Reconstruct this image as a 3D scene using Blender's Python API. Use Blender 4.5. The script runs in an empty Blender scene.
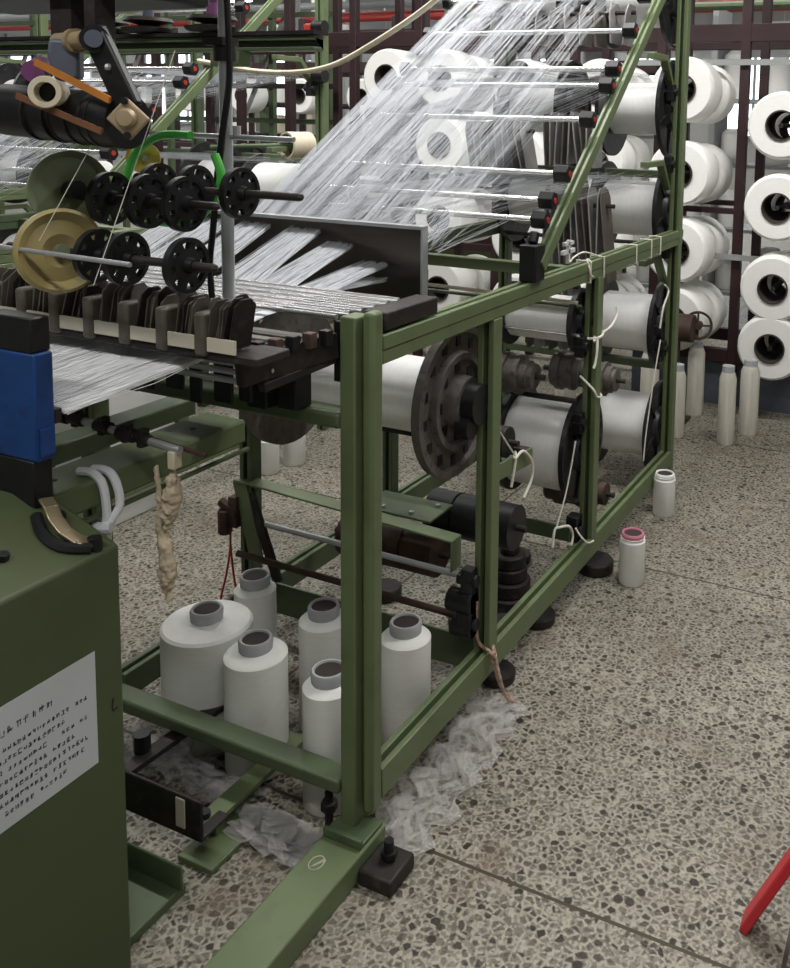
import bpy, bmesh, math, random
from mathutils import Vector, Matrix
import numpy as np
random.seed(7)
C = bpy.context.scene.collection
PI = math.pi
V = Vector

# ------------------------------------------------------------------ materials
def srgb(c):
    return tuple(((x/255)/12.92 if x/255 <= 0.04045 else ((x/255+0.055)/1.055)**2.4) for x in c)
MATS = {}
def mat(name, rgb, rough=0.6, metal=0.0, var=0.12, scale=8.0, bump=0.0, dirt=None, dirt_amt=0.0, spec=0.4, trans=0.0, alpha=1.0, stretch=None, emit=None):
    if name in MATS: return MATS[name]
    m = bpy.data.materials.new(name); m.use_nodes = True
    nt = m.node_tree; N = nt.nodes; L = nt.links
    b = N['Principled BSDF']
    b.inputs['Roughness'].default_value = rough
    b.inputs['Metallic'].default_value = metal
    b.inputs['Specular IOR Level'].default_value = spec
    b.inputs['Transmission Weight'].default_value = trans
    b.inputs['Alpha'].default_value = alpha
    col = srgb(rgb)
    tc = N.new('ShaderNodeTexCoord'); mp = N.new('ShaderNodeMapping')
    L.new(tc.outputs['Object'], mp.inputs['Vector'])
    if stretch: mp.inputs['Scale'].default_value = stretch
    nz = N.new('ShaderNodeTexNoise'); nz.inputs['Scale'].default_value = scale; nz.inputs['Detail'].default_value = 5
    L.new(mp.outputs['Vector'], nz.inputs['Vector'])
    rp = N.new('ShaderNodeValToRGB')
    rp.color_ramp.elements[0].position = 0.3; rp.color_ramp.elements[1].position = 0.7
    rp.color_ramp.elements[0].color = tuple(max(0, x*(1-var)) for x in col)+(1,)
    rp.color_ramp.elements[1].color = tuple(min(1, x*(1+var)) for x in col)+(1,)
    L.new(nz.outputs['Fac'], rp.inputs['Fac'])
    out = rp.outputs['Color']
    if dirt:
        n2 = N.new('ShaderNodeTexNoise'); n2.inputs['Scale'].default_value = scale*2.7; n2.inputs['Detail'].default_value = 8
        L.new(tc.outputs['Object'], n2.inputs['Vector'])
        r2 = N.new('ShaderNodeValToRGB'); r2.color_ramp.elements[0].position = 0.55; r2.color_ramp.elements[1].position = 0.75
        r2.color_ramp.elements[1].color = (dirt_amt,)*3+(1,)
        L.new(n2.outputs['Fac'], r2.inputs['Fac'])
        mx = N.new('ShaderNodeMixRGB'); mx.inputs[2].default_value = srgb(dirt)+(1,)
        L.new(r2.outputs['Color'], mx.inputs[0]); L.new(out, mx.inputs[1]); out = mx.outputs[0]
    L.new(out, b.inputs['Base Color'])
    if bump:
        bp = N.new('ShaderNodeBump'); bp.inputs['Strength'].default_value = bump; bp.inputs['Distance'].default_value = 0.002
        n3 = N.new('ShaderNodeTexNoise'); n3.inputs['Scale'].default_value = scale*6
        L.new(mp.outputs['Vector'], n3.inputs['Vector'])
        L.new(n3.outputs['Fac'], bp.inputs['Height']); L.new(bp.outputs['Normal'], b.inputs['Normal'])
    if emit:
        b.inputs['Emission Color'].default_value = srgb(emit[:3])+(1,); b.inputs['Emission Strength'].default_value = emit[3]
    MATS[name] = m
    return m
GREEN = mat('green_paint', (98,112,78), 0.42, var=0.08, scale=5, dirt=(70,70,52), dirt_amt=0.35, spec=0.45)
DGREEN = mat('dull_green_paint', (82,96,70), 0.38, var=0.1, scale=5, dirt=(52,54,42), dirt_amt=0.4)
CABGREEN = mat('cabinet_green_paint', (72,82,54), 0.5, var=0.06, scale=3, dirt=(60,58,40), dirt_amt=0.3)
BLACK = mat('black_plastic', (22,22,24), 0.45, var=0.25, scale=20)
GREYP = mat('grey_stop_plate', (140,138,136), 0.5, metal=0.2, var=0.2, scale=12)
DARK = mat('dark_iron', (46,42,40), 0.55, metal=0.3, var=0.3, scale=14, dirt=(90,80,72), dirt_amt=0.5)
CAST = mat('dusty_cast_iron', (100,94,90), 0.6, metal=0.25, var=0.25, scale=18, dirt=(40,34,32), dirt_amt=0.8)
FLANGE = mat('black_flange', (44,44,46), 0.4, metal=0.4, var=0.3, scale=10, dirt=(110,108,106), dirt_amt=0.4)
RUST = mat('rusty_dark_steel', (78,60,52), 0.7, metal=0.2, var=0.3, scale=16, dirt=(40,32,30), dirt_amt=0.6)
BROWN = mat('maroon_brown_paint', (50,30,32), 0.5, var=0.2, scale=6)
PLATE = mat('grey_brown_plate', (96,90,82), 0.5, metal=0.2, var=0.25, scale=18)
STEEL = mat('polished_steel', (240,240,240), 0.26, metal=0.92, var=0.06, scale=6)
ZINC = mat('zinc_steel', (182,184,186), 0.32, metal=0.55, var=0.1, scale=10)
SHEET = mat('brushed_sheet_steel', (88,82,78), 0.28, metal=0.9, var=0.12, scale=3, stretch=(1,1,14))
YARN = mat('white_yarn', (238,238,234), 0.75, var=0.03, scale=30, bump=0.15, spec=0.25, stretch=(1,1,6))
BEAMYARN = mat('wound_white_yarn', (240,240,238), 0.42, var=0.04, scale=24, bump=0.1, spec=0.4, stretch=(10,1,1))
HAZE = mat('fine_grey_white_thread', (196,199,205), 0.6, var=0.02, spec=0.2)
WRAP = mat('wrapped_yarn_film', (206,202,190), 0.3, var=0.12, scale=12, stretch=(6,6,0.4), spec=0.6)
HAZE2 = mat('fine_white_thread', (216,219,224), 0.6, var=0.02, spec=0.2)
THREAD = mat('white_thread', (250,251,252), 0.6, var=0.02, spec=0.3)
GREYTUBE = mat('grey_paper_tube', (176,178,180), 0.8, var=0.08, scale=30, spec=0.2)
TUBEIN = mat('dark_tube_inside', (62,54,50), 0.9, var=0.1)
PINK = mat('pink_rim', (206,126,150), 0.6, var=0.06)
CREAM = mat('cream_plastic', (214,204,180), 0.5, var=0.08, scale=12, dirt=(150,136,104), dirt_amt=0.4)
YELLOWED = mat('yellowed_plastic', (158,144,96), 0.45, var=0.16, scale=10, dirt=(110,96,60), dirt_amt=0.5)
PALEGREEN = mat('pale_green_plastic', (110,118,92), 0.45, var=0.12, scale=8)
ORANGE = mat('orange_strap', (176,112,46), 0.6, var=0.2, scale=20)
BGREEN = mat('bright_green_hose', (70,170,66), 0.4, var=0.08)
BLUE = mat('blue_plastic', (24,62,120), 0.45, var=0.15, scale=14, dirt=(18,34,62), dirt_amt=0.5)
BEIGE = mat('beige_card', (190,184,168), 0.8, var=0.06, scale=10)
TAN = mat('tan_metal', (166,148,120), 0.5, metal=0.3, var=0.1, scale=14)
GREYB = mat('blue_grey_casting', (92,98,110), 0.5, metal=0.2, var=0.14, scale=12)
CORD = mat('white_cord', (224,220,208), 0.8, var=0.06, scale=60)
REDCORD = mat('red_wire', (170,52,40), 0.6, var=0.15, scale=40)
STRIPE = mat('red_flecked_cord', (176,150,132), 0.8, var=0.5, scale=80, dirt=(120,50,46), dirt_amt=0.8)
LINT = mat('beige_lint', (196,182,156), 0.95, var=0.2, scale=20, bump=0.8, dirt=(96,80,58), dirt_amt=0.5)
PAPER = mat('white_notice_paper', (190,194,196), 0.7, var=0.03, scale=6)
INK = mat('grey_ink', (78,80,86), 0.8, var=0.1)
RED = mat('red_plastic', (190,40,52), 0.4, var=0.08)
REDCAP = mat('red_cap', (168,52,42), 0.4, var=0.05)
PURPLE = mat('purple_plastic', (120,70,116), 0.5, var=0.15)
TEAL = mat('teal_disc', (50,120,104), 0.5, var=0.1)
WALLM = mat('painted_wall', (158,158,155), 0.85, var=0.05, scale=1.0)
CEIL = mat('ceiling_paint', (150,152,150), 0.9, var=0.05, scale=1.0)
PIPEGREY = mat('grey_pipe', (142,144,143), 0.5, var=0.06)
REDPIPE = mat('red_pipe', (160,50,46), 0.5, var=0.1)
WHITEBOX = mat('white_enamel', (214,214,212), 0.5, var=0.05)
TUBEGLOW = mat('lit_tube', (255,255,255), 0.5, emit=(250,252,255,14.0))
PANE = mat('daylit_pane', (240,246,250), 0.2, emit=(236,246,255,3.0))
FILM = mat('clear_plastic_film', (226,223,220), 0.8, var=0.02, alpha=0.16, spec=0.08)
STRAP = mat('white_strap', (240,242,246), 0.5, var=0.06)

def floor_material():
    m = bpy.data.materials.new('terrazzo'); m.use_nodes = True
    nt = m.node_tree; N = nt.nodes; L = nt.links; b = N['Principled BSDF']
    tc = N.new('ShaderNodeTexCoord')
    # chips
    def vor(scale, feature='F1', rnd=1.0):
        v = N.new('ShaderNodeTexVoronoi'); v.feature = feature; v.inputs['Scale'].default_value = scale
        v.inputs['Randomness'].default_value = rnd; L.new(tc.outputs['Object'], v.inputs['Vector']); return v
    def ramp(src, stops):
        r = N.new('ShaderNodeValToRGB'); e = r.color_ramp.elements
        while len(e) < len(stops): e.new(0.5)
        for k, (p, c) in enumerate(stops): e[k].position = p; e[k].color = (srgb(c) if len(c) == 3 and max(c) > 1 else c)+(1,)
        L.new(src, r.inputs['Fac']); return r.outputs['Color']
    def mix(f, a, c, blend='MIX'):
        x = N.new('ShaderNodeMixRGB'); x.blend_type = blend
        for i, s in ((0, f), (1, a), (2, c)):
            if isinstance(s, (int, float)): x.inputs[i].default_value = s
            elif isinstance(s, tuple): x.inputs[i].default_value = s
            else: L.new(s, x.inputs[i])
        return x.outputs[0]
    v1 = vor(62); sp = N.new('ShaderNodeSeparateColor'); L.new(v1.outputs['Color'], sp.inputs[0])
    chip = ramp(sp.outputs[0], [(0.0,(64,56,49)),(0.16,(84,76,68)),(0.34,(112,105,95)),(0.62,(134,128,116)),(0.85,(160,154,140)),(1.0,(96,87,77))])
    e1 = vor(62, 'DISTANCE_TO_EDGE')
    edge = ramp(e1.outputs['Distance'], [(0.0,(0.9,)*3),(0.10,(0.75,)*3),(0.2,(0.0,)*3)])
    base = mix(edge, chip, srgb((192,187,173))+(1,))
    # scattered larger dark chips
    v2 = vor(30); s2 = N.new('ShaderNodeSeparateColor'); L.new(v2.outputs['Color'], s2.inputs[0])
    sel = ramp(s2.outputs[1], [(0.0,(1,1,1.0)),(0.12,(1,1,1.0)),(0.14,(0.0,0,0))])
    near = ramp(v2.outputs['Distance'], [(0.0,(1,1,1.0)),(0.26,(1,1,1.0)),(0.34,(0.0,0,0))])
    msk = mix(1.0, sel, near, 'MULTIPLY')
    base = mix(msk, base, srgb((68,60,52))+(1,))
    v3 = vor(150); s3 = N.new('ShaderNodeSeparateColor'); L.new(v3.outputs['Color'], s3.inputs[0])
    fine = ramp(s3.outputs[2], [(0.0,(0.72,)*3),(0.3,(1.0,)*3),(1.0,(1.08,)*3)])
    base = mix(0.6, base, fine, 'MULTIPLY')
    # dirt clouds
    n = N.new('ShaderNodeTexNoise'); n.inputs['Scale'].default_value = 1.7; n.inputs['Detail'].default_value = 7; n.inputs['Roughness'].default_value = 0.65
    L.new(tc.outputs['Object'], n.inputs['Vector'])
    d = ramp(n.outputs['Fac'], [(0.35,(0.60,0.592,0.565)),(0.52,(0.74,0.735,0.705)),(0.7,(0.83,0.826,0.795))])
    base = mix(1.0, base, d, 'MULTIPLY')
    n4 = N.new('ShaderNodeTexNoise'); n4.inputs['Scale'].default_value = 5.5; n4.inputs['Detail'].default_value = 6
    L.new(tc.outputs['Object'], n4.inputs['Vector'])
    d4 = ramp(n4.outputs['Fac'], [(0.58,(0.0,)*3),(0.72,(0.5,)*3)])
    base = mix(d4, base, srgb((112,94,78))+(1,))
    # joints
    sx = N.new('ShaderNodeSeparateXYZ'); L.new(tc.outputs['Object'], sx.inputs[0])
    def joint(o, off):
        a = N.new('ShaderNodeMath'); a.operation = 'ADD'; L.new(o, a.inputs[0]); a.inputs[1].default_value = -off+1.365*20
        q = N.new('ShaderNodeMath'); q.operation = 'PINGPONG'; L.new(a.outputs[0], q.inputs[0]); q.inputs[1].default_value = 0.6825
        l = N.new('ShaderNodeMath'); l.operation = 'LESS_THAN'; L.new(q.outputs[0], l.inputs[0]); l.inputs[1].default_value = 0.0042
        return l.outputs[0]
    mxx = N.new('ShaderNodeMath'); mxx.operation = 'MAXIMUM'
    L.new(joint(sx.outputs[0], -1.557), mxx.inputs[0]); L.new(joint(sx.outputs[1], 1.512), mxx.inputs[1])
    base = mix(mxx.outputs[0], base, srgb((66,58,44))+(1,))
    L.new(base, b.inputs['Base Color'])
    rr = ramp(n.outputs['Fac'], [(0.3,(0.42,)*3),(0.7,(0.6,)*3)]); L.new(rr, b.inputs['Roughness'])
    b.inputs['Specular IOR Level'].default_value = 0.3
    return m
FLOOR = floor_material()

# ------------------------------------------------------------------ mesh builder
class MB:
    def __init__(s): s.v = []; s.f = []
    def add(s, vs, fs):
        k = len(s.v); s.v += [tuple(v) for v in vs]; s.f += [tuple(i+k for i in f) for f in fs]; return s
    def box(s, x0, x1, y0, y1, z0, z1):
        return s.add([(x,y,z) for x in (x0,x1) for y in (y0,y1) for z in (z0,z1)],
            [(0,1,3,2),(4,6,7,5),(0,4,5,1),(2,3,7,6),(0,2,6,4),(1,5,7,3)])
    def prism(s, poly, p0, p1, up=(0,0,1)):
        # poly in (side, up) plane, extruded from p0 to p1
        p0 = V(p0); p1 = V(p1); d = (p1-p0).normalized(); u = V(up); sd = d.cross(u)
        if sd.length < 1e-5: u = V((0,1,0)); sd = d.cross(u)
        sd.normalize(); u = sd.cross(d).normalized()
        n = len(poly)
        vs = [p0+sd*a+u*b for a, b in poly]+[p1+sd*a+u*b for a, b in poly]
        fs = [tuple(range(n))[::-1], tuple(range(n, 2*n))]+[(i, (i+1)%n, (i+1)%n+n, i+n) for i in range(n)]
        return s.add(vs, fs)
    def bar(s, p0, p1, w, h, up=(0,0,1)):
        return s.prism([(-w/2,-h/2),(w/2,-h/2),(w/2,h/2),(-w/2,h/2)], p0, p1, up)
    def strut(s, p0, p1, w, h, up, slot=0.013, d=0.030):
        # square tube with an open slot along the face that looks along 'up'
        return s.prism([(-w/2,-h/2),(w/2,-h/2),(w/2,h/2),(slot/2,h/2),(slot/2,h/2-d),(-slot/2,h/2-d),(-slot/2,h/2),(-w/2,h/2)], p0, p1, up)
    def lathe(s, prof, p0, d=(0,0,1), n=32, closed=False):
        # prof: (radius, along)
        p0 = V(p0); d = V(d).normalized()
        a = d.orthogonal().normalized(); b = d.cross(a)
        vs = []; m = len(prof)
        for r, t in prof:
            for i in range(n):
                an = 2*PI*i/n; vs.append(p0+d*t+(a*math.cos(an)+b*math.sin(an))*r)
        fs = []
        for j in range(m if closed else m-1):
            jj = (j+1) % m
            for i in range(n):
                i2 = (i+1) % n; fs.append((j*n+i, j*n+i2, jj*n+i2, jj*n+i))
        if not closed:
            fs.append(tuple(range(n))[::-1]); fs.append(tuple((m-1)*n+i for i in range(n)))
        return s.add(vs, fs)
    def cyl(s, p0, p1, r, n=20, r1=None):
        p0 = V(p0); p1 = V(p1); L = (p1-p0).length
        return s.lathe([(r,0),(r if r1 is None else r1,L)], p0, p1-p0, n)
    def tube(s, pts, r, n=8, smooth=4):
        P = [V(p) for p in pts]
        if smooth > 1 and len(P) > 2:
            Q = []
            for i in range(len(P)-1):
                a = P[max(i-1,0)]; b = P[i]; c = P[i+1]; d = P[min(i+2,len(P)-1)]
                for k in range(smooth):
                    t = k/smooth
                    Q.append(0.5*((2*b)+(c-a)*t+(2*a-5*b+4*c-d)*t*t+(3*b-a-3*c+d)*t**3))
            Q.append(P[-1]); P = Q
        rs = r if isinstance(r, list) else [r]*len(P)
        if len(rs) != len(P): rs = [rs[min(int(i*len(rs)/len(P)), len(rs)-1)] for i in range(len(P))]
        vs = []; ref = V((0.31,0.2,0.93))
        for i, p in enumerate(P):
            d = (P[min(i+1,len(P)-1)]-P[max(i-1,0)]).normalized()
            a = d.cross(ref)
            if a.length < 1e-3: a = d.orthogonal()
            a.normalize(); b = d.cross(a)
            for k in range(n):
                an = 2*PI*k/n; vs.append(p+(a*math.cos(an)+b*math.sin(an))*rs[i])
        fs = [(i*n+k, i*n+(k+1)%n, (i+1)*n+(k+1)%n, (i+1)*n+k) for i in range(len(P)-1) for k in range(n)]
        fs += [tuple(range(n))[::-1], tuple((len(P)-1)*n+k for k in range(n))]
        return s.add(vs, fs)
    def sphere(s, c, r, n=12, sc=(1,1,1)):
        c = V(c); vs = [c+V((0,0,r*sc[2]))]; m = n//2
        for j in range(1, m):
            t = PI*j/m
            for i in range(n):
                a = 2*PI*i/n; vs.append(c+V((r*math.sin(t)*math.cos(a)*sc[0], r*math.sin(t)*math.sin(a)*sc[1], r*math.cos(t)*sc[2])))
        vs.append(c-V((0,0,r*sc[2])))
        fs = [(0,1+i,1+(i+1)%n) for i in range(n)]
        for j in range(m-2):
            fs += [(1+j*n+i, 1+(j+1)*n+i, 1+(j+1)*n+(i+1)%n, 1+j*n+(i+1)%n) for i in range(n)]
        e = len(vs)-1; fs += [(e, 1+(m-2)*n+(i+1)%n, 1+(m-2)*n+i) for i in range(n)]
        return s.add(vs, fs)

def root_loc(o):
    p = V((0,0,0))
    while o: p += V(o.location); o = o.parent
    return p
def link(name, mb, m, parent=None, bevel=0.0, smooth=True, loc=None, recalc=True):
    """one mesh object; geometry given in world coordinates"""
    org = V(loc) if loc is not None else (root_loc(parent) if parent else None)
    if org is None:
        a = np.array(mb.v); mn = a.min(0); mx = a.max(0); org = V(((mn[0]+mx[0])/2, (mn[1]+mx[1])/2, mn[2]))
    me = bpy.data.meshes.new(name)
    me.from_pydata([tuple(V(v)-org) for v in mb.v], [], mb.f)
    if recalc:
        bm = bmesh.new(); bm.from_mesh(me); bmesh.ops.recalc_face_normals(bm, faces=bm.faces); bm.to_mesh(me); bm.free()
    me.materials.append(m)
    if smooth:
        me.polygons.foreach_set('use_smooth', [True]*len(me.polygons)); me.set_sharp_from_angle(angle=math.radians(35))
    o = bpy.data.objects.new(name, me); C.objects.link(o)
    if parent: o.parent = parent; o.location = (0,0,0) if loc is None else org-root_loc(parent)
    else: o.location = org
    if bevel:
        b = o.modifiers.new('bevel', 'BEVEL'); b.width = bevel; b.segments = 2; b.limit_method = 'ANGLE'; b.angle_limit = math.radians(50)
    return o
def tag(o, label=None, cat=None, group=None, kind=None):
    if label: o['label'] = label
    if cat: o['category'] = cat
    if group: o['group'] = group
    if kind: o['kind'] = kind
    return o
def thing(name, label, cat, loc=(0,0,0), group=None):
    o = bpy.data.objects.new(name, None); C.objects.link(o); o.location = loc; o.empty_display_size = 0.05
    return tag(o, label, cat, group)
def solo(name, mb, m, label, cat, group=None, kind=None, bevel=0.0):
    return tag(link(name, mb, m, bevel=bevel), label, cat, group, kind)
def struct(name, mb, m, parent=None, bevel=0.0):
    o = link(name, mb, m, parent, bevel=bevel)
    if not parent: o['kind'] = 'structure'
    return o
def copy_tree(o, parent=None):
    c = o.copy(); C.objects.link(c)
    if parent: c.parent = parent
    for ch in list(o.children): copy_tree(ch, c)
    return c
def dup(o, delta, label, group=None):
    c = copy_tree(o); c.location = V(o.location)+V(delta); c['label'] = label
    if group: c['group'] = group
    return c

# ------------------------------------------------------------------ setting
XL, XR, YF, YB, ZC = -15.0, 5.0, -3.0, 17.0, 4.6
struct('floor', MB().box(XL, XR, YF, YB, -0.1, 0), FLOOR).location
bpy.data.objects['floor'].location = (XL/2+XR/2, YF/2+YB/2, -0.1)
# keep object coordinates equal to world coordinates for the joints
fo = bpy.data.objects['floor']; sh = V(fo.location)
for v in fo.data.vertices: v.co = v.co+sh
fo.location = (0,0,0)
struct('ceiling', MB().box(XL, XR, YF, YB, ZC, ZC+0.1), CEIL)
struct('wall_back', MB().box(XL, XR, YB, YB+0.15, 0, ZC), WALLM)
struct('wall_left', MB().box(XL-0.15, XL, YF, YB, 0, ZC), WALLM)
struct('wall_right', MB().box(XR, XR+0.15, YF, YB, 0, ZC), WALLM)
struct('wall_front', MB().box(XL, XR, YF-0.15, YF, 0, ZC), WALLM)
wn = 0
def window(n, c, axis, w=1.7, z0=1.25, z1=2.75):
    o = bpy.data.objects.new('window_%d' % n, None); C.objects.link(o); o.location = (c[0], c[1], z0); o['kind'] = 'structure'
    f = MB(); p = MB(); t = 0.05
    def bx(mb, a0, a1, b0, b1, d0, d1):
        if axis == 'x': mb.box(c[0]+a0, c[0]+a1, c[1]+d0, c[1]+d1, b0, b1)
        else: mb.box(c[0]-d1, c[0]-d0, c[1]+a0, c[1]+a1, b0, b1)
    bx(f, -w/2, -w/2+t, z0, z1, -0.08, 0); bx(f, w/2-t, w/2, z0, z1, -0.08, 0)
    for k in (1/3, 2/3): bx(f, -w/2+w*k-t/2, -w/2+w*k+t/2, z0+t, z1-t, -0.07, 0)
    bx(f, -w/2+t, w/2-t, z0, z0+t, -0.08, 0); bx(f, -w/2+t, w/2-t, z1-t, z1, -0.08, 0)
    bx(p, -w/2+t, w/2-t, z0+t, z1-t, -0.03, -0.01)
    link('window_frame', f, PIPEGREY, o); link('pane', p, PANE, o)
for k in range(6): window(k+1, (-13.6+k*2.6, YB, 0), 'x')
for k in range(5): window(k+7, (XL, 3.0+k*2.9, 0), 'y')

# ceiling lamps: twin-tube battens hanging on rods
def lamp(x, y, z, label, L=1.25, along='x'):
    t = thing('fluorescent_light', label, 'ceiling light', (x, y, z), 'fluorescent battens over the hall')
    d = V((1,0,0)) if along == 'x' else V((0,1,0)); s = V((0,1,0)) if along == 'x' else V((1,0,0))
    c = V((x,y,z))
    link('housing', MB().bar(c-d*L/2+V((0,0,0.03)), c+d*L/2+V((0,0,0.03)), 0.12, 0.05), WHITEBOX, t)
    for q in (-0.035, 0.035):
        link('tube', MB().cyl(c-d*(L/2-0.03)+s*q-V((0,0,0.015)), c+d*(L/2-0.03)+s*q-V((0,0,0.015)), 0.014, 10), TUBEGLOW, t)
    for q in (-0.4, 0.4):
        link('hanger', MB().cyl(c+d*q+V((0,0,0.05)), V((c.x+d.x*q, c.y+d.y*q, ZC)), 0.006, 6), ZINC, t)
    return t
nl = 0
ROWS = [('nearest',5.8),('second',8.3),('third',10.8),('fourth',13.4),('farthest',15.8)]
COLS = [('far left',-12.6),('left',-10.2),('middle',-7.6),('right',-5.0),('far right',-2.4)]
for rn, y in ROWS:
    for cn, x in COLS:
        lamp(x+(0.25 if rn in ('second','fourth') else 0), y, 3.15, 'lit twin tube batten hanging in the %s row, %s of the hall' % (rn, cn))
# area lights where the battens over the near machines hang
def area(x, y, z, e, sx, sy, col=(1,0.985,0.96)):
    l = bpy.data.lights.new('batten_light', 'AREA'); l.energy = e; l.shape = 'RECTANGLE'; l.size = sx; l.size_y = sy; l.color = col
    o = bpy.data.objects.new('batten_light', l); C.objects.link(o); o.location = (x,y,z); return o
AREAS = [(-0.6,-0.5,3.5,85,5),(-1.2,2.9,3.5,165,5),(-2.2,6.0,3.4,95,6),(-8.2,6.0,3.4,90,6),(-3.4,10,3.4,100,6),(-10,10,3.4,90,6),(-4,14,3.4,90,6),(-11,14,3.4,90,6),(-7.0,2.8,3.5,70,5)]
for x, y, z, e, L in AREAS: area(x, y, z, e, L, 0.25)

# hall columns
for k, (x, y) in enumerate([(-7.9,10.4),(-11.4,9.0)]):
    struct('trim_%d' % (k+1), MB().box(x-0.16, x+0.16, y-0.16, y+0.16, 0, ZC), WALLM, bevel=0.01)

# ------------------------------------------------------------------ creel frame
XO = -1.0
RODS = [(2.243,1.235),(2.288,1.284),(2.386,1.352),(2.567,1.504),(2.720,1.610),(2.770,1.664),(2.921,1.797),(3.055,1.926)]
POSTY = [1.98, 2.69, 3.58]
def make_creel():
    t = thing('creel_frame', 'green slotted steel creel frame beside the aisle, with grey necked cones in its base', 'frame', (-1.4, 1.5, 0), 'creel frames')
    P = lambda n, mb, m=GREEN, bv=0.0025: link(n, mb, m, t, bevel=bv)
    # front right column: square tube and slim rounded tube side by side
    P('column', MB().box(-1.066,-1.030,1.433,1.482,0.056,1.118), GREEN, 0.004)
    P('column', MB().box(-1.026,-1.000,1.449,1.487,0.086,1.127), GREEN, 0.008)
    P('spacer_plate', MB().box(-1.085,-1.067,1.44,1.475,0.985,1.105), BLACK)
    P('column_base_plate', MB().box(-1.082,-0.99,1.40,1.474,0.0555,0.064).box(-1.082,-0.99,1.395,1.405,0.0555,0.075), DGREEN)
    P('foot_beam', MB().box(-1.085,-0.985,0.35,1.478,0.0,0.055), GREEN, 0.004)
    P('chalk_scribble', MB().tube([(-1.05+0.014*math.cos(k*0.9),1.335+0.018*math.sin(k*0.9),0.0555) for k in range(9)]+[(-1.055,1.32,0.0555),(-1.04,1.345,0.0555)], 0.0011, 5, 3), BEIGE, 0)
    lp = P('levelling_pad', MB().box(-0.984,-0.905,1.375,1.462,0.0,0.034), DARK, 0.006)
    link('bolt', MB().cyl((-0.943,1.425,0.034),(-0.943,1.425,0.075),0.010,8).cyl((-0.943,1.425,0.04),(-0.943,1.425,0.052),0.017,6), BLACK, lp)
    P('foot_bolt', MB().cyl((-1.115,1.46,0.0),(-1.115,1.46,0.10),0.009,8).cyl((-1.115,1.46,0.055),(-1.115,1.46,0.075),0.018,6), DARK)
    P('column', MB().strut((-1.78,1.47,0),(-1.78,1.47,0.92),0.045,0.045,(0,-1,0)))
    # side rails
    P('bottom_rail', MB().strut((-1.022,1.487,0.1325),(-1.022,3.60,0.1325),0.043,0.065,(0,0,1)))
    P('bottom_rail', MB().strut((-1.752,1.49,0.1325),(-1.752,3.60,0.1325),0.043,0.065,(0,0,1)), DGREEN)
    tr = MB().strut((-1.021,1.487,1.061),(-1.021,3.62,1.061),0.041,0.030,(0,0,1),0.012,0.015)
    tr.strut((-1.021,1.487,1.0315),(-1.021,3.62,1.0315),0.037,0.028,(0,0,-1),0.012,0.015)
    P('top_rail', tr)
    tl = MB().strut((-1.781,1.6,1.061),(-1.781,3.62,1.061),0.041,0.030,(0,0,1),0.012,0.015)
    tl.strut((-1.781,1.6,1.0315),(-1.781,3.62,1.0315),0.037,0.028,(0,0,-1),0.012,0.015)
    P('top_rail', tl, DGREEN)
    for y in POSTY[:2]:
        P('post', MB().strut((-1.0225,y,0.165),(-1.0225,y,1.017),0.045,0.045,(0,-1,0)))
        P('post', MB().strut((-1.7805,y,0.0),(-1.7805,y,1.017),0.041,0.045,(0,-1,0)), DGREEN)
    P('post', MB().strut((-1.0225,3.58,0.0),(-1.0225,3.58,2.35),0.045,0.045,(0,-1,0)))
    P('post', MB().strut((-1.7805,3.58,0.0),(-1.7805,3.58,2.35),0.045,0.045,(0,-1,0)), DGREEN)
    # clamps where rods meet the posts
    for (y, z) in ((1.97,0.245),(1.97,0.36),(1.97,0.80),(2.675,0.20),(2.68,0.555),(2.68,0.80),(3.565,1.0),(3.565,1.34),(3.565,1.62),(3.565,0.60)):
        P('clamp', MB().box(-1.062,-1.03,y-0.055,y-0.022,z-0.035,z+0.03).cyl((-1.075,y-0.04,z),(-1.02,y-0.04,z),0.016,8), BLACK, 0.003)
    P('clamp', MB().box(-1.83,-1.80,1.94,1.97,0.33,0.42).cyl((-1.86,1.945,0.40),(-1.80,1.945,0.37),0.014,8).cyl((-1.84,1.94,0.38),(-1.84,1.94,0.31),0.02,8), RUST, 0.003)
    # cross members
    P('cross_beam', MB().box(-1.76,-1.066,1.425,1.478,0.127,0.157), DGREEN, 0.006)
    P('cross_beam', MB().box(-1.76,-1.066,1.43,1.485,0.892,0.925), DGREEN, 0.008)
    fb = MB().prism([(-0.024,-0.002),(0.024,-0.002),(0.024,0.004),(-0.024,0.004)], (-1.81,1.965,0.470), (-1.10,1.965,0.438))
    fb.box(-1.106,-1.10,1.941,1.989,0.36,0.44); fb.prism([(-0.024,-0.003),(0.024,-0.003),(0.024,0.003),(-0.024,0.003)], (-1.80,1.955,0.468), (-1.74,1.955,0.25), (0,1,0))
    P('flat_cross_bar', fb, GREEN, 0.002)
    P('brace', MB().bar((-1.78,1.965,0.46),(-1.66,1.95,0.20),0.03,0.012,(0,1,0)), DARK)
    P('tray', MB().box(-1.42,-1.20,1.998,2.12,0.445,0.452), DGREEN, 0.002)
    for q in ((-1.36,2.02),(-1.23,2.09),(-1.27,2.02)):
        P('tray_screw', MB().cyl((q[0],q[1],0.452),(q[0],q[1],0.458),0.007,8), ZINC, 0)
    P('cross_rod', MB().cyl((-1.76,1.965,0.352),(-1.03,1.965,0.345),0.008,10), ZINC, 0)
    P('cross_rod', MB().cyl((-1.76,1.90,0.285),(-1.03,1.965,0.235),0.009,10), RUST, 0)
    P('cross_plate', MB().box(-1.73,-1.045,1.995,2.003,0.075,0.165), DGREEN, 0.002)
    P('cross_beam', MB().box(-1.76,-1.043,2.585,2.62,1.020,1.056), GREEN, 0.003)
    P('cross_rod', MB().cyl((-1.76,2.60,0.955),(-1.043,2.60,0.945),0.006,8), CREAM, 0)
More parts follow.
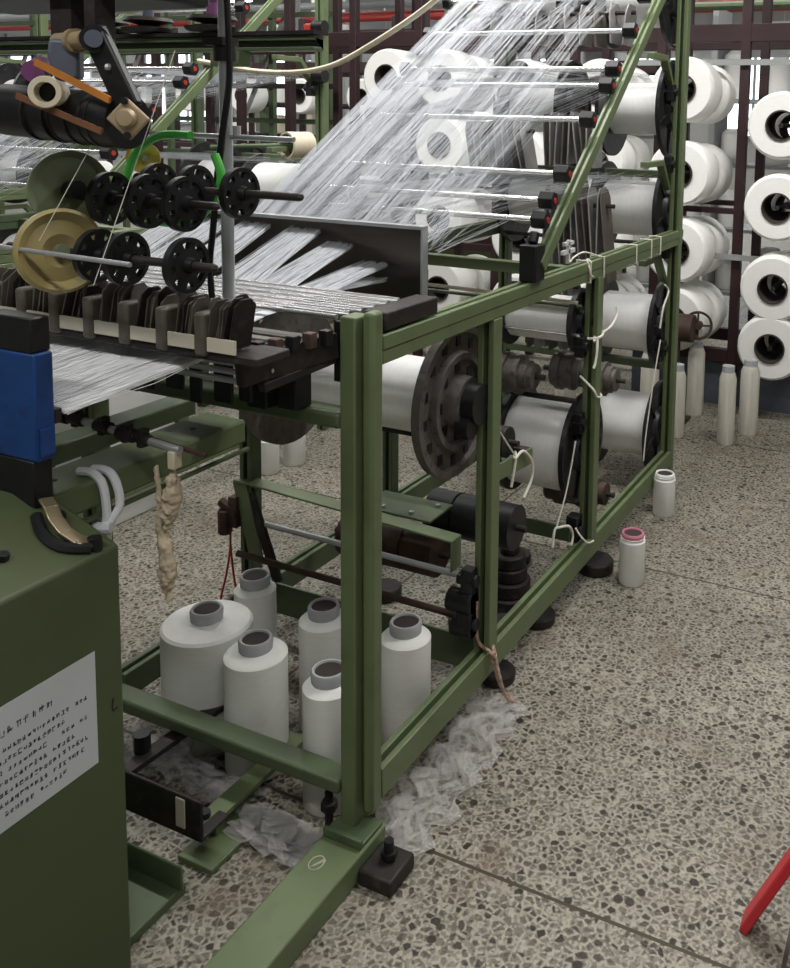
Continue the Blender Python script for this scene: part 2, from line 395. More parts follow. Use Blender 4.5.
    P('cross_bar', MB().box(-1.76,-1.045,2.255,2.28,0.565,0.590), DARK, 0.003)
    P('cross_bar', MB().box(-1.76,-1.045,3.56,3.60,1.28,1.31), DGREEN, 0.003)
    P('cross_bar', MB().box(-1.76,-1.045,3.56,3.60,0.50,0.53), DGREEN, 0.003)
    for y, z, r, m in ((2.63,0.835,0.0055,STEEL),(2.62,0.627,0.009,DARK),(2.64,0.925,0.006,DGREEN),(3.50,0.69,0.008,DARK),(3.52,1.02,0.008,DARK)):
        P('guide_bar', MB().cyl((-1.765,y,z),(-1.045,y,z),r,10), m, 0)
    # beam arms on the posts
    for (y, z, L) in ((3.56,1.30,0.30),(3.56,1.70,0.26),(3.56,0.93,0.28)):
        P('beam_arm', MB().bar((-1.06,y-L,z+0.045),(-1.06,y-0.10,z+0.045),0.03,0.022).bar((-1.06,y-0.10,z+0.05),(-1.06,y,z-0.06),0.03,0.022), GREEN, 0.002)
    P('beam_arm', MB().bar((-1.035,2.0,0.60),(-1.035,2.265,0.572),0.008,0.045), GREEN, 0.002)
    P('beam_arm', MB().box(-1.22,-1.045,2.59,2.60,0.178,0.225), DGREEN, 0.002)
    P('bracket', MB().box(-1.07,-1.03,1.91,1.955,0.22,0.33).cyl((-1.10,1.93,0.30),(-1.03,1.93,0.30),0.03,12).cyl((-1.09,1.93,0.23),(-1.03,1.93,0.23),0.024,12), BLACK, 0.004)
    P('bracket', MB().box(-1.07,-1.03,2.615,2.66,0.165,0.25), BLACK, 0.004)
    # inclined rails
    d = V((0,0.767,0.640))
    for x, m in ((-0.998, GREEN), (-1.798, DGREEN)):
        a = V((x,2.205,1.115)); P('inclined_rail', MB().strut(a, a+d*1.75, 0.030, 0.036, (0,-0.64,0.767), 0.010, 0.014), m)
    P('rail_foot', MB().box(-1.038,-0.988,2.165,2.225,1.077,1.175).cyl((-1.015,2.20,1.175),(-1.015,2.215,1.205),0.014,8), BLACK, 0.004)
    P('rail_foot', MB().box(-1.82,-1.77,2.165,2.225,1.077,1.175), BLACK, 0.004)
    for y, z in RODS:
        P('guide_rod', MB().cyl((-1.765,y,z),(-1.03,y,z),0.0085,14), STEEL, 0)
        for x0, x1 in ((-1.034,-0.992),(-1.79,-1.762)):
            h = P('rod_holder', MB().prism([(0.025*math.cos(k*PI/3+0.2), 0.027*math.sin(k*PI/3+0.2)) for k in range(6)], (x0,y,z), (x1,y,z)), BLACK, 0.002)
            if x0 > -1.5: link('holder_cap', MB().cyl((x1,y,z),(x1+0.003,y,z),0.009,12), REDCAP, h)
    P('rear_top_bar', MB().box(-1.80,-1.0,3.56,3.60,2.31,2.35), DGREEN, 0.003)
    return t
creel = make_creel()

# ------------------------------------------------------------------ warp beams
def make_beam(xl, xr, y, z, R, ry, label, kind='black', axle=(0.03,0.05), group='warp beams'):
    t = thing('warp_beam', label, 'yarn beam', (0.5*(xl+xr), y, z), group)
    w = 0.016
    ym = MB().lathe([(0.03,0),(ry-0.006,0),(ry,0.006),(ry,xr-xl-2*w-0.006),(ry-0.006,xr-xl-2*w),(0.03,xr-xl-2*w)], (xl+w,y,z), (1,0,0), 40)
    link('wound_yarn', ym, BEAMYARN, t)
    for x0, sgn in ((xl+w,-1),(xr-w,1)):
        if kind == 'cast':
            pr = [(0.02,0),(R,0),(R,0.022),(R-0.018,0.022),(R-0.022,0.010),(R*0.66,0.010),(R*0.64,0.028),(R*0.56,0.028),(R*0.54,0.014),(R*0.36,0.014),(R*0.33,0.05),(0.02,0.05)]
            f = link('flange', MB().lathe(pr, (x0,y,z), (sgn,0,0), 48), CAST, t)
            for k in range(14):
                a = 2*PI*(k+0.35)/14; c, s = math.cos(a), math.sin(a); rr = R*0.79
                link('pocket', MB().box(x0+sgn*0.0095, x0+sgn*0.0125, y+rr*c-0.010, y+rr*c+0.010, z+rr*s-0.012, z+rr*s+0.012), BLACK, f)
            for k in range(8):
                a = 2*PI*k/8; c, s = math.cos(a), math.sin(a); rr = R*0.45
                link('pocket', MB().box(x0+sgn*0.0135, x0+sgn*0.0165, y+rr*c-0.011, y+rr*c+0.011, z+rr*s-0.013, z+rr*s+0.013), BLACK, f)
            link('hub', MB().cyl((x0+sgn*0.048,y,z),(x0+sgn*0.085,y,z),0.05,20).cyl((x0+sgn*0.04,y-0.03,z-0.05),(x0+sgn*0.075,y-0.03,z-0.05),0.03,14), BLACK, t)
        else:
            pr = [(0.02,0),(R,0),(R,w),(R-0.010,w),(R-0.016,0.008),(R*0.45,0.008),(R*0.40,w+0.01),(0.02,w+0.01)]
            f = link('flange', MB().lathe(pr, (x0,y,z), (sgn,0,0), 40), FLANGE, t)
            for k in range(6):
                a = 2*PI*k/6+0.3; p = V((x0+sgn*0.012, y, z)); e = V((0, math.cos(a), math.sin(a)))
                link('rib', MB().bar(p+e*R*0.40, p+e*(R-0.014), 0.008, 0.008, (1,0,0)), FLANGE, f)
    link('axle', MB().cyl((xl-axle[0],y,z),(xr+axle[1],y,z),0.012,12), DARK, t)
    return t
B = {}
B['B1'] = make_beam(-1.60,-1.085,1.932,0.812,0.187,0.093,'yarn beam with big dusty cast iron flange just right of the front column','cast',(0.02,0.04))
B['B2'] = make_beam(-1.31,-1.062,2.735,0.440,0.178,0.150,'full white yarn beam low in the creel between the second and third posts')
B['B4'] = make_beam(-1.325,-1.062,2.70,0.868,0.104,0.074,'white yarn beam under the top rail, directly above the low full beam')
B['B3'] = make_beam(-1.33,-1.062,3.60,0.250,0.190,0.128,'bottom yarn beam at the far end post, nearly touching the floor rail')
B['B5'] = make_beam(-1.33,-1.062,3.60,0.680,0.180,0.118,'second yarn beam from the floor at the far end post')
B['B6'] = make_beam(-1.345,-1.062,3.62,1.150,0.188,0.112,'yarn beam just above the top rail at the far end post')
B['B8'] = make_beam(-1.325,-1.062,3.62,1.555,0.195,0.104,'white yarn beam halfway up the tall far post, behind the inclined rail')
B['B7'] = make_beam(-1.75,-1.48,3.60,1.560,0.190,0.110,'yarn beam behind the thread sheet, left of the one halfway up the far post')
B['B9'] = make_beam(-1.75,-1.48,3.60,1.165,0.190,0.110,'yarn beam behind the lower guide rods in the left half of the creel')
B['B10'] = make_beam(-1.75,-1.48,3.60,1.985,0.190,0.110,'topmost left yarn beam cut by the top edge behind the threads')
B['B12'] = make_beam(-1.335,-1.062,3.60,1.985,0.190,0.110,'topmost right yarn beam cut by the top edge behind the inclined rail')

# ------------------------------------------------------------------ stacks of stop plates inside the creel
def plate_bank(x0, x1, y, z, n, h, w, tilt, label, bar=True):
    t = thing('stop_plate_bank', label, 'plate stack', ((x0+x1)/2, y, z), 'banks of dark stop plates in the creel')
    for k in range(n):
        x = x0+(x1-x0)*k/(n-1)+random.uniform(-0.003,0.003); dz = random.uniform(-0.008,0.008); tl = tilt+random.uniform(-0.10,0.10)
        po = [(-w/2,-h/2),(w/2,-h/2),(w/2,h/2-w*0.3),(w*0.3,h/2),(-w*0.3,h/2),(-w/2,h/2-w*0.3)]
        d = V((math.cos(tl),0,math.sin(tl)))*0.0025
        c = V((x,y,z+dz))
        link('plate', MB().prism(po, c-d, c+d), GREYP if k % 3 else PLATE, t)
    if bar: link('bar', MB().cyl((x0-0.02,y,z+h*0.30),(x1+0.02,y,z+h*0.30),0.008,8), DARK, t)
    return t
plate_bank(-1.46,-1.26,3.30,1.43,9,0.20,0.10,0.05,'row of dark stop plates behind the middle guide rods, beside the white beam')
plate_bank(-1.74,-1.50,3.20,1.40,9,0.19,0.10,0.15,'row of dark stop plates hanging behind the threads, left of the inclined rail')
plate_bank(-1.40,-1.16,3.18,1.09,10,0.34,0.10,0.06,'curtain of long grey stop plates hanging just behind the foot of the inclined rail')
plate_bank(-1.36,-1.20,2.96,0.84,7,0.28,0.09,0.05,'grey stop plates hanging below the top rail by the third post')
plate_bank(-1.46,-1.16,3.34,1.86,6,0.15,0.12,0.0,'four to six rounded black paddles under the topmost right beam')
plate_bank(-1.76,-1.52,3.34,1.86,6,0.13,0.12,0.0,'rounded dark paddles under the topmost left beam behind threads')

# ------------------------------------------------------------------ brake rollers, drums, floor weights
def roller(x0, x1, y, z, prof, m, label, ring=None, group='dark brake rollers in the creel'):
    t = thing('brake_roller', label, 'roller', ((x0+x1)/2, y, z), group)
    L = x1-x0; pts = [(0.008,0)]
    for (a, b, r) in prof: pts += [(r, a*L), (r, b*L)]
    pts += [(0.008, L)]
    link('drum', MB().lathe(pts, (x0,y,z), (1,0,0), 28), m, t)
    link('shaft', MB().cyl((x0-0.04,y,z),(x1+0.03,y,z),0.009,10), DARK, t)
    if ring: link('coloured_disc', MB().cyl((x0-0.006,y,z),(x0+0.004,y,z),ring,24), TEAL, t)
    return t
PR = [(0,0.14,0.056),(0.15,0.30,0.066),(0.32,0.52,0.058),(0.54,0.66,0.062),(0.68,0.86,0.048),(0.88,1.0,0.04)]
roller(-1.30,-1.17,2.58,0.70,PR,CAST,'dark ribbed roller with teal disc beside the second post',0.062)
roller(-1.19,-1.075,2.78,0.675,PR,CAST,'dark ribbed roller just left of the third post, above the low full beam')
roller(-1.19,-1.075,3.08,0.575,PR,CAST,'dark ribbed roller just right of the third post, under the upper beam')
roller(-1.30,-1.08,3.02,0.17,PR,RUST,'rusty roller with teal disc near the floor under the far low beam',0.055)
D1 = [(0,0.3,0.062),(0.31,0.33,0.056),(0.34,0.66,0.062),(0.67,0.69,0.056),(0.70,1.0,0.062)]
roller(-1.31,-1.045,2.20,0.385,D1,BLACK,'big black drum lying behind the second post at knee height')
roller(-1.55,-1.24,2.12,0.30,D1,RUST,'rusty brown drum under the flat cross bar, right of the front column')
roller(-1.13,-1.06,2.17,0.635,[(0,1,0.042)],DARK,'small dark hub under the second post arm with a cord tied to it')
def discs(x, y, hs, label, m=DARK, z=0.0):
    t = thing('weight_stack', label, 'weight', (x, y, z), 'iron weights on the floor under the creel')
    for (r, h) in hs:
        link('weight_disc', MB().lathe([(0.008,0),(r-0.004,0),(r,0.005),(r,h-0.005),(r-0.004,h),(0.008,h)], (x,y,z), (0,0,1), 24), m, t); z += h
    return t
discs(-1.19,2.46,[(0.075,0.045),(0.066,0.045),(0.055,0.04),(0.05,0.04),(0.03,0.03)],'tall stepped stack of black iron weights behind the second post')
discs(-1.25,2.30,[(0.056,0.035)],'single dark iron weight on the floor left of the second post',RUST)
discs(-1.56,2.33,[(0.052,0.035)],'dark iron weight on the floor close right of the front column')
discs(-1.13,2.31,[(0.06,0.03)],'dark iron weight on the floor behind the bottom rail, by the second post')
discs(-1.045,2.10,[(0.048,0.03)],'dark round weight peeking out under the bottom rail near the red flecked cord')
discs(-1.07,2.41,[(0.055,0.03)],'dark round weight half under the bottom rail between second and third posts')
discs(-1.03,2.79,[(0.062,0.04)],'dark round weight on the floor at the foot of the third post')
discs(-1.30,2.72,[(0.058,0.03)],'dark iron weight on the floor beneath the low full beam')

# ------------------------------------------------------------------ yarn packages (cones)
def cone(x, y, R, H, rc, label, z0=0.0, col=0.035, sh=0.015, rim=None, tube=GREYTUBE, name='yarn_cone', cat='yarn cone', group=None, rb=None):
    t = thing(name, label, cat, (x,y,z0), group)
    zt = z0+H
    rb = rb or R
    link('yarn', MB().lathe([(rc*0.8,0.0),(rb-0.004,0),(rb,0.006),(R,H-col-sh-0.006),(R-0.006,H-col-sh),(rc+0.004,H-col),(rc*0.8,H-col)], (x,y,z0), (0,0,1), 44), YARN, t)
    ri = rc*0.80
    link('tube_collar', MB().lathe([(ri,H-col-0.02),(rc,H-col-0.004),(rc+0.002,H-0.006),(rc-0.001,H),(ri+0.002,H),(ri,H-0.004)], (x,y,z0), (0,0,1), 32, closed=True), rim or tube, t)
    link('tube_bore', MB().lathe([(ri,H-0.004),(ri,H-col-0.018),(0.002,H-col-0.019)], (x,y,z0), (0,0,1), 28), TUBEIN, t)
    return t
G = 'cones standing in the creel base'
cone(-1.584,1.604,0.106,0.315,0.037,'extra wide white yarn cone, the fattest of those inside the green frame',0,0.027,0.007,group=G)
cone(-1.395,1.56,0.071,0.312,0.037,'medium white yarn cone right of the fattest one, behind the front cross beam',0,0.027,0.007,group=G)
cone(-1.600,1.790,0.053,0.310,0.037,'slim white yarn cone directly behind the fattest one',0,0.027,0.006,group=G)
cone(-1.346,1.745,0.060,0.312,0.037,'white yarn cone half hidden behind the front column, the farther of two',0,0.027,0.006,group=G)
cone(-1.174,1.538,0.056,0.310,0.037,'white yarn cone half hidden behind the front column, the nearer of two',0,0.027,0.006,group=G)
cone(-1.128,1.772,0.060,0.312,0.037,'tall white yarn cone just right of the front column behind the bottom rail',0,0.027,0.008,group=G)
cone(-0.893,2.765,0.042,0.172,0.036,'small white yarn package with pink rim standing on the aisle floor',0,0.014,0.006,rim=PINK,name='yarn_package',cat='yarn package')
cone(-0.955,3.330,0.042,0.165,0.036,'small white yarn package with white rim on the aisle beside the far post',0,0.012,0.006,rim=YARN,name='yarn_package',cat='yarn package')
cone(-2.57,2.97,0.042,0.165,0.034,'small white yarn package on the floor behind the left creel post, nearer of the pair',0,0.008,0.010,rim=YARN,name='yarn_package',cat='yarn package')
cone(-2.545,3.10,0.048,0.165,0.034,'small white yarn package on the floor behind the left creel post, farther of the pair',0,0.008,0.014,rim=YARN,name='yarn_package',cat='yarn package')
def bobbin(x, y, r, H, label):
    t = thing('tall_bobbin', label, 'bobbin', (x,y,0), 'tall wrapped bobbins by the brown rack')
    link('wrapped_yarn', MB().lathe([(0.01,0),(r*0.9,0),(r,0.012),(r,H-0.06),(r*0.75,H-0.03),(0.01,H-0.03)], (x,y,0), (0,0,1), 24), WRAP, t)
    link('tube_end', MB().lathe([(0.01,H-0.031),(r*0.72,H-0.031),(r*0.72,H),(0.01,H)], (x,y,0), (0,0,1), 20), GREYTUBE, t)
bobbin(-0.927,4.235,0.040,0.375,'tall slim white bobbin with grey end, nearest in front of the brown rack')
bobbin(-0.86,4.42,0.046,0.37,'tall white bobbin just right behind the nearest one by the brown rack')
bobbin(-1.175,4.60,0.044,0.385,'tall white bobbin standing second from the far post, a little behind')
bobbin(-1.165,4.22,0.040,0.355,'tall white bobbin half hidden by the far green post')
bobbin(-1.33,4.30,0.046,0.40,'tall white bobbin seen through the creel between the third and far posts')
bobbin(-1.95,3.95,0.05,0.42,'tall white bobbin seen through the creel right of the second post')
bobbin(-1.72,4.15,0.05,0.40,'tall white bobbin seen through the creel left of the third post')

# ------------------------------------------------------------------ thread sheets (nobody could count the threads)
def threads(name, paths, r, label, cat='threads', m=None):
    """paths: list of polylines; each thread is a fine three-sided strand"""
    mb = MB()
    for P in paths:
        P = [V(p) for p in P]; n = len(P); vs = []
        for p in P:
            for k in range(3):
                a = 2*PI*k/3+0.5; vs.append((p.x+r*math.cos(a), p.y+0.3*r*math.sin(a), p.z+r*math.sin(a)))
        fs = [(i*3+k, i*3+(k+1)%3, (i+1)*3+(k+1)%3, (i+1)*3+k) for i in range(n-1) for k in range(3)]
        mb.add(vs, fs)
    o = link(name, mb, m or THREAD, recalc=False, smooth=False)
    return tag(o, label, cat, None, 'stuff')
BANDS = [(-1.735,-1.655),(-1.635,-1.545),(-1.52,-1.43),(-1.405,-1.315),(-1.29,-1.21),(-1.19,-1.13)]
SLOT = (1.905, 1.205)
rowname = ['lowest','second','third','fourth','fifth','sixth','seventh','topmost']
beamz = [1.165,1.165,1.165,1.56,1.56,1.56,1.985,1.985]
for i, (y, z) in enumerate(RODS):
    paths = []
    dens = (20,17,17,20,22,22,28,32)[i]
    for bi, (a, b) in enumerate(BANDS):
        w = [2.2,1.6,1.0,0.6,0.42,0.25][bi]
        off = random.uniform(-0.02,0.02); off3 = random.uniform(-0.05,0.05)
        for k in range(int(dens*w)):
            x = random.uniform(a, b); x2 = x+off+random.gauss(0,0.004); x3 = x2+off3+random.gauss(0,0.008)
            p = [(x, 1.912, 1.175+0.006*i+random.gauss(0,0.006)), (x2, y, z+(0.0095 if i > 3 else -0.0095))]
            if x3 < -1.40: x3 = min(max(x3,-1.72),-1.50)
            else: x3 = min(max(x3,-1.31),-1.09)
            p.append((x3, 3.60-0.05, beamz[i]+0.115+random.gauss(0,0.01)))
            paths.append(p)
    threads('yarn_sheet', paths, 0.00042, 'sheet of fine white yarn running over the %s guide rod of the inclined rail' % rowname[i], m=HAZE)
# front of the steel plate down to the front rods and on to the knitting point
paths = []
FB = [(-1.97,-1.87,1.215,150),(-1.84,-1.755,1.215,150),(-1.72,-1.622,1.212,180),(-1.556,-1.462,1.208,180),(-1.445,-1.365,1.180,150),(-1.335,-1.262,1.140,130),(-1.31,-1.262,1.102,55)]
for a, b, zt, n in FB:
    m = 0.5*(a+b)
    for k in range(n):
        x = random.uniform(a, b); xl = m+(x-m)*1.5+random.gauss(0,0.004)
        paths.append([(x, 1.893, zt+random.gauss(0,0.0035)), (x+(xl-x)*0.8, 1.63, 1.108), (xl, 1.44, 1.100), (xl+random.gauss(0,0.006), 1.29, 1.082)])
threads('yarn_sheet', paths, 0.00042, 'bands of white yarn fanning out in front of the dark steel plate', m=HAZE2)
paths = []
for k in range(3300):
    x = random.uniform(-2.0,-1.195); g = math.sin(x*37)+0.6*math.sin(x*83+1)
    if g < -0.75 and random.random() < 0.7: continue
    x2 = x-0.125+random.gauss(0,0.005)
    paths.append([(x, 1.29, 1.075+random.gauss(0,0.003)), (0.5*(x+x2)+random.gauss(0,0.003), 1.16, 1.039+random.gauss(0,0.003)), (x2, 1.036, 1.004+random.gauss(0,0.003))])
threads('yarn_sheet', paths, 0.0008, 'dense white yarn sheet passing under the plates towards the machine at left')

solo('needle_bar', MB().box(-2.15,-1.328,1.021,1.035,0.985,1.010), DARK, 'dark needle bar behind the blue post where the yarn sheet ends', 'bar', bevel=0.002)
# ------------------------------------------------------------------ steel plate, front rods, comb block
t = thing('steel_guard_plate', 'dark polished steel plate standing upright behind the front rods', 'plate', (-1.55,1.90,1.03))
link('plate_sheet', MB().prism([(-0.395,0),(0.395,0),(0.375,0.195),(-0.395,0.20)], (-1.555,1.900,1.037), (-1.555,1.904,1.037)).v and MB().box(-1.95,-1.166,1.900,1.904,1.037,1.232), SHEET, t, bevel=0.001)
link('rim', MB().box(-1.95,-1.160,1.886,1.912,1.232,1.241).box(-1.166,-1.160,1.886,1.912,1.03,1.232).box(-1.95,-1.166,1.886,1.912,1.03,1.037), ZINC, t, bevel=0.001)
link('mount', MB().box(-1.80,-1.76,1.905,1.93,1.05,1.15).box(-1.20,-1.17,1.905,1.93,1.05,1.13), DARK, t)
t = thing('front_rod_rack', 'six bright parallel steel rods ending at the top of the front column', 'rods', (-1.45,1.53,1.09))
for k in range(6):
    y = 1.442+k*0.034; z = 1.113+k*0.0015
    link('rod', MB().cyl((-1.98,y,z),(-1.078+k*0.006,y,z),0.0052,10), STEEL, t)
link('end_block', MB().box(-1.062,-1.005,1.50,1.70,1.080,1.118), DARK, t, bevel=0.004)
link('end_block', MB().box(-1.99,-1.96,1.43,1.64,1.075,1.118), DARK, t, bevel=0.004)
t = thing('comb_block', 'dark greasy steel comb bars between the plate row and the front column', 'comb', (-1.4,1.34,1.04))
for k, (y, z, h) in enumerate(((1.262,1.085,0.014),(1.292,1.087,0.012),(1.322,1.089,0.012),(1.352,1.090,0.012),(1.385,1.085,0.016))):
    link('comb_bar', MB().box(-1.98,-1.135+k*0.012,y-0.011,y+0.011,z-h,z), DARK if k % 2 else PLATE, t, bevel=0.002)
for k in range(3):
    link('rod', MB().cyl((-1.98,1.245,1.058-k*0.016),(-1.14,1.245,1.058-k*0.016),0.006,8), ZINC, t)
link('end_bracket', MB().bar((-1.135,1.235,1.045),(-1.075,1.43,1.062),0.026,0.052), DARK, t, bevel=0.003)
link('end_bracket', MB().bar((-1.115,1.27,1.012),(-1.078,1.43,1.035),0.02,0.018), DARK, t, bevel=0.003)
for k in range(5): link('comb_tooth', MB().box(-1.128+k*0.012,-1.108+k*0.012,1.255+k*0.033,1.275+k*0.033,1.068,1.098), RUST if k % 2 else BLACK, t, bevel=0.002)
for q in ((-1.121,1.25,1.058),(-1.108,1.29,1.04),(-1.10,1.33,1.064),(-1.085,1.38,1.03),(-1.11,1.30,1.012)):
    link('screw', MB().sphere(q, 0.0055, 8), ZINC, t)
link('tab', MB().box(-1.125,-1.108,1.285,1.315,1.004,1.02), CREAM, t, bevel=0.003)
link('support', MB().box(-1.19,-1.145,1.40,1.45,0.926,1.07).box(-1.25,-1.20,1.38,1.43,0.926,1.06), BLACK, t, bevel=0.003)

# row of grey-brown drop plates in front
def drop_row(x0, x1, y, z, label, up=True):
    t = thing('drop_plate_rack', label, 'plate rack', ((x0+x1)/2, y, z))
    ng = 8
    for g in range(ng):
        gx = x0+(x1-x0)*g/ng; gw = (x1-x0)/ng
        link('separator_block', MB().box(gx, gx+0.024, y-0.035, y+0.012, z-0.045, z+0.032), PLATE, t, bevel=0.006)
        link('label_card', MB().box(gx+0.026, gx+gw-0.002, y-0.030, y-0.026, z-0.034, z-0.010), BEIGE, t)
        for k in range(8):
            px = gx+0.030+k*(gw-0.034)/8; tl = random.uniform(-0.30,-0.10); dz = random.uniform(-0.004,0.012)
            h = 0.088; w = 0.044
            po = [(-w/2,-h/2),(w/2,-h/2),(w/2,h/2-0.012),(w/2-0.012,h/2),(-w/2+0.012,h/2),(-w/2,h/2-0.012)]
            c = V((px, y+0.004+random.uniform(-0.010,0.020), z+0.006+dz)); d = V((math.cos(tl),random.uniform(-0.2,0.2),math.sin(tl)))*0.0015
            link('drop_plate', MB().prism(po, c-d, c+d), PLATE if random.random() < 0.75 else DARK, t, bevel=0)
    link('carrier_bar', MB().box(x0-0.03, x1+0.04, y-0.024, y+0.06, z-0.052, z-0.036), DARK, t, bevel=0.003)
    return t
drop_row(-1.80,-1.085,1.205,1.130,'row of tilted grey-brown drop plates with cream cards above the white yarn sheet')
# darker plates hanging below the comb block
t = thing('lower_plate_rack', 'black plates hanging under the comb bars behind the yarn sheet', 'plate rack', (-1.4,1.36,0.93))
for g in range(9):
    x = -1.72+g*0.062
    link('drop_plate', MB().box(x, x+(0.046 if g % 2 else 0.03), 1.33, 1.338, 0.935+0.01*(g % 3), 1.035), BLACK, t, bevel=0.003)
link('carrier_bar', MB().box(-1.80,-1.13,1.34,1.352,1.02,1.040), DARK, t)

# ------------------------------------------------------------------ spoked wheels on rods above the plates
def wheel(x, y, z, R, par, m=BLACK):
    w = 0.012
    mb = MB().lathe([(R*0.84,-w/2),(R,-w/2),(R,w/2),(R*0.84,w/2)], (x,y,z), (1,0,0), 32, closed=True)
    mb.lathe([(0.006,-w*0.5),(R*0.60,-w*0.4),(R*0.60,w*0.4),(R*0.3,w*0.5),(R*0.24,w*1.5),(0.006,w*1.5)], (x,y,z), (1,0,0), 24)
    for k in range(8):
        a = 2*PI*k/8+x*7; e = V((0,math.cos(a),math.sin(a)))
        mb.bar(V((x,y,z))+e*R*0.57, V((x,y,z))+e*R*0.88, R*0.30, w*0.7, (1,0,0))
    return link('spoked_wheel', mb, m, par)
def wheel_rod(xs, y, z, x0, x1, R, label, tilt=0.0):
    t = thing('wheel_rod', label, 'wheel rod', ((x0+x1)/2, y, z), 'rods of black spoked wheels')
    link('rod', MB().cyl((x0,y,z),(x1,y,z),0.0075,12).sphere((x1,y,z),0.0075,8), RUST if R > 0.05 else DARK, t)
    for x in xs:
        wheel(x, y, z, R, t)
        link('hub_sleeve', MB().cyl((x-0.03,y,z),(x-0.006,y,z),0.016,14), BLACK, t)
    return t
wheel_rod([-1.185,-1.292,-1.385],1.30,1.356,-1.62,-1.050,0.047,'upper rear rod of black spoked wheels, its bare end pointing right over the steel plate')
wheel_rod([-1.232,-1.318,-1.412],1.215,1.340,-1.60,-1.160,0.049,'upper front rod of black spoked wheels beside the steel pole')
wheel_rod([-1.165,-1.302,-1.372],1.15,1.246,-1.60,-1.105,0.047,'lower rod of black spoked wheels just above the grey-brown plates')
solo('thin_rod', MB().cyl((-1.60,1.08,1.259),(-1.215,1.08,1.252),0.0042,10), ZINC, 'thin bare steel rod crossing in front of the lower wheels', 'rod')
t = thing('thread_disc', 'yellowed plastic dish at the left end of the lower wheel rod', 'disc', (-1.47,1.15,1.25), 'plastic dishes by the wheels')
link('dish', MB().lathe([(0.012,0.0),(0.03,0.01),(0.055,0.004),(0.070,0.018),(0.076,0.014),(0.076,0.004),(0.058,-0.010),(0.012,-0.012)], (-1.462,1.145,1.248), (0.92,-0.38,0.08), 40), YELLOWED, t)
link('hub', MB().cyl((-1.455,1.14,1.249),(-1.435,1.132,1.251),0.012,12), PALEGREEN, t)
t = thing('thread_disc', 'pale greenish plastic dish above the yellowed one, half behind the wheels', 'disc', (-1.47,1.22,1.34), 'plastic dishes by the wheels')
link('dish', MB().lathe([(0.012,0.0),(0.03,0.008),(0.060,0.004),(0.072,0.012),(0.072,0.002),(0.055,-0.010),(0.012,-0.010)], (-1.50,1.20,1.352), (0.92,-0.38,0.05), 40), PALEGREEN, t)
link('hub', MB().cyl((-1.49,1.195,1.353),(-1.46,1.186,1.355),0.017,12), BLACK, t)
t = thing('yellow_bobbin', 'small yellow bobbin under the green hose behind the wheels', 'bobbin', (-1.53,1.40,1.40))
link('bobbin_body', MB().lathe([(0.008,-0.02),(0.030,-0.02),(0.032,-0.015),(0.02,-0.008),(0.02,0.012),(0.032,0.018),(0.030,0.022),(0.008,0.022)], (-1.53,1.40,1.405), (0.8,-0.6,0), 24), mat('yellow_plastic',(206,184,84),0.5,var=0.08), t)
link('bobbin_pin', MB().cyl((-1.55,1.415,1.405),(-1.50,1.378,1.405),0.006,8), ZINC, t)
hose = [(-1.36,1.36,1.455),(-1.44,1.36,1.452),(-1.50,1.36,1.42),(-1.53,1.36,1.37),(-1.52,1.36,1.31),(-1.47,1.36,1.285),(-1.40,1.36,1.282),(-1.34,1.36,1.30),(-1.30,1.36,1.34),(-1.285,1.36,1.38),(-1.30,1.36,1.42)]
solo('green_hose', MB().tube(hose, 0.0085, 10, 6), BGREEN, 'bright green plastic hose looped behind the spoked wheels', 'hose')

# pole and black cable
t = thing('steel_pole', 'upright zinc steel pole rising through the wheels to the top edge', 'pole', (-1.327,1.42,1.12))
link('tube', MB().cyl((-1.327,1.42,1.124),(-1.327,1.42,2.3),0.0125,16), ZINC, t)
link('collar', MB().cyl((-1.327,1.42,1.60),(-1.327,1.42,1.63),0.022,16).box(-1.36,-1.31,1.395,1.44,1.63,1.645), DARK, t)
solo('black_cable', MB().tube([(-1.352,1.40,1.13),(-1.356,1.40,1.20),(-1.346,1.40,1.27),(-1.34,1.405,1.36),(-1.320,1.40,1.45),(-1.300,1.40,1.55),(-1.298,1.40,1.64),(-1.302,1.40,1.75),(-1.305,1.40,2.0),(-1.30,1.40,2.3)], 0.0065, 8, 5), BLACK, 'black cable running up beside the steel pole', 'cable')
for k, (q0, q1, lb) in enumerate((((-1.19,1.16,1.60),(-1.30,1.08,1.21),'single yarn slanting down across the wheels, right of the pair'),((-1.27,1.14,1.56),(-1.40,1.06,1.28),'single yarn slanting down across the wheels, left of the pair'))):
    solo('loose_yarn', MB().tube([q0, q1], 0.0008, 5, 1), CORD, lb, 'yarn')
